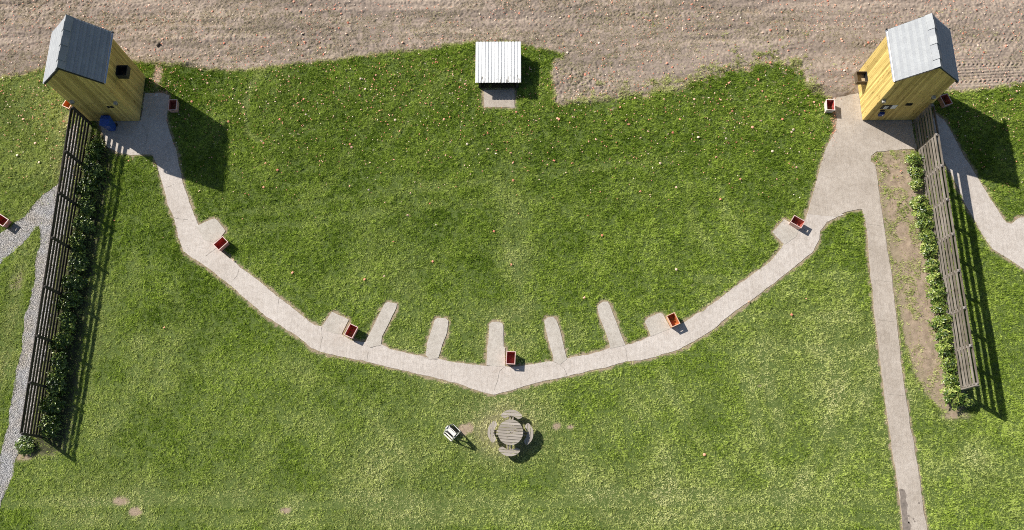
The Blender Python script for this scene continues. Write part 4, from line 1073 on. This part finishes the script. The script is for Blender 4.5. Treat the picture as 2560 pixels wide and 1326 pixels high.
blk = ((x > -22.86) & (x < -20.14) & (y > 19.96) & (y < 22.58)) | ((x > 18.16) & (x < 20.98) & (y > 19.83) & (y < 22.55)) | ((x > -2.11) & (x < 0.01) & (y > 22.0) & (y < 23.9))
k = fm & ~blk & (RNG.random(NC) < keepp)
x, y, px, py, clump, clump2, south, verge, v10, bd, dm, bare = [q[k] for q in (x, y, px, py, clump, clump2, south, verge, v10, bd, dm, bare)]
n = len(x)
big = fbm(x*0.16, y*0.16, 67, 4); med = fbm(x*0.75, y*0.75, 68, 4)
lines = track_lines(x, y)*1.45
sa, sb = x*0.6+y*0.8, -x*0.8+y*0.6
streak = (fbm(sa*0.35, sb*1.6, 73, 3)-0.5)+(sstep(0.58, 0.66, fbm(x*0.55, y*0.55, 74, 3)))*-0.22
dry = 0.05+0.13*south+0.45*np.clip(big-0.5, -0.2, 0.5)*(0.5+south)+0.40*np.clip(med-0.52, -0.3, 0.5)*(0.5+0.9*south)+blobs(WORN, x, y)*0.9+lines*0.75
dry += np.where(dm > 0.3, 0.35, 0)
dry += np.where(v10 > 0.02, 0.22, 0)+np.where(verge > 0.02, 0.5, 0)+sstep(0.02, 0.3, dm)*0.35+bare*0.5
dry += sstep(0.1, 0.5, bd)*0.35 + np.clip(0.5-clump, -0.2, 0.2)*0.25
left = sstep(300, 120, px)*(py < 640); dry += left*0.20
dry = np.clip(dry+RNG.normal(0, 0.10, n), 0, 1)
hgt = (0.040+0.115*np.clip((clump-0.30)*2.4, 0, 1)+0.035*np.clip((clump2-0.35)*2, 0, 1))*(1.2-0.42*south)
hgt *= 1+0.5*streak
hgt *= np.where(v10 > 0.02, 0.75, 1)*(1-0.35*np.clip(blobs(WORN, x, y)*1.6, 0, 1))
# tyre treads pressed into the turf
tr_ = np.zeros(n)
for (qx, qy, ang, xa, xb) in [(1000,480,0.14,-13,9),(1000,520,0.12,-13,8),(700,560,0.06,-7,3),(2080,690,0.0,-3.2,3),(2080,740,-0.02,-4,3),(2080,790,0.0,-4,2.6),(2050,850,0.02,-4,3),(2050,870,0.0,-4,3.2),(2080,915,0.0,-3.5,2.6),(1990,480,0.02,-5,2.4),(1900,440,0.05,-5,4),(350,550,-0.25,-1.2,1.5),(330,590,-0.3,-1.2,1.5),(2060,600,0.05,-1.5,2.2),(2080,640,0.0,-2.0,2.4),(1240,420,0.1,-10,10),(1500,1260,0.0,-15,15),(1500,1230,0.0,-15,15),(520,1265,0.0,-9,12)]:
    c = at(qx, qy); tr_ += np.minimum(0, tread(x, y, c[0], c[1], ang, 0.30, 0.20, 1.0, 0.0, xa, xb))
hgt *= np.clip(1+0.55*tr_, 0.35, 1)*(1-1.2*np.clip(lines, 0, 0.4))
hgt *= RNG.uniform(0.65, 1.25, n)
rnd = np.clip(0.50+0.55*streak+0.20*left+0.16*south+0.6*lines+0.7*(med-0.5)+0.3*(clump-0.5)-0.06*(1-south)+0.7*(vnoise(x*9, y*9, 72)-0.5)+RNG.normal(0, 0.18, n), 0, 1)
zg = -0.006+sstep(0.15, 0.6, dm)*(0.03+dirt_h(x, y))
lean = np.clip(np.abs(RNG.normal(0.8, 0.33, n)), 0.1, 1.35)
cang = vnoise(x*7, y*7, 71)*4*math.pi+RNG.normal(0, 0.9, n)
o = blades(x, y, hgt, RNG.uniform(0.017, 0.032, n), lean, dry, rnd, 'grass', M['grass'], zg, cang)
tag(o, 'mown green grass with paler worn patches', 'grass', None, 'stuff')
print('GRASS BLADES', n)

# dead stubble on the field
NS = 900000
x = RNG.uniform(X0, X1, NS); y = RNG.uniform(20, 29.5, NS); px, py, fm = frame_mask(x, y, 60)
dm = samp(db, x, y); pat = fbm(x*0.14, y*1.0, 81, 4); loc = fbm(x*3.0, y*3.0, 82, 3)
near = samp(db2, x, y)
pk = sstep(0.36, 0.66, pat+0.30*np.exp(-((px-1480)/130)**2-((py-200)/60)**2)+0.30*sstep(0.97, 0.55, near)*(px < 1250)+0.10*sstep(1100, 300, px)-0.16*sstep(2100, 2400, px)-0.12*np.exp(-((px-1620)/110)**2-((py-205)/28)**2))*sstep(0.30, 0.62, loc)*0.95+0.03
k = fm & (dm > 0.4) & (RNG.random(NS) < pk) & ~samp(path_mask, x, y)
x, y, px, py = x[k], y[k], px[k], py[k]; n = len(x); z = 0.03+dirt_h(x, y)
green = 0.55*np.exp(-((px-1470)/120)**2-((py-205)/50)**2)
o = blades(x, y, RNG.uniform(0.03, 0.075, n), RNG.uniform(0.012, 0.024, n), np.clip(RNG.normal(1.05, 0.3, n), 0.2, 1.5), np.clip(RNG.normal(0.25, 0.25, n)+green, 0, 1), RNG.random(n), 'stubble', M['stubble'], z)
tag(o, 'dead straw stubble scattered over the bare field', 'stubble', None, 'stuff')
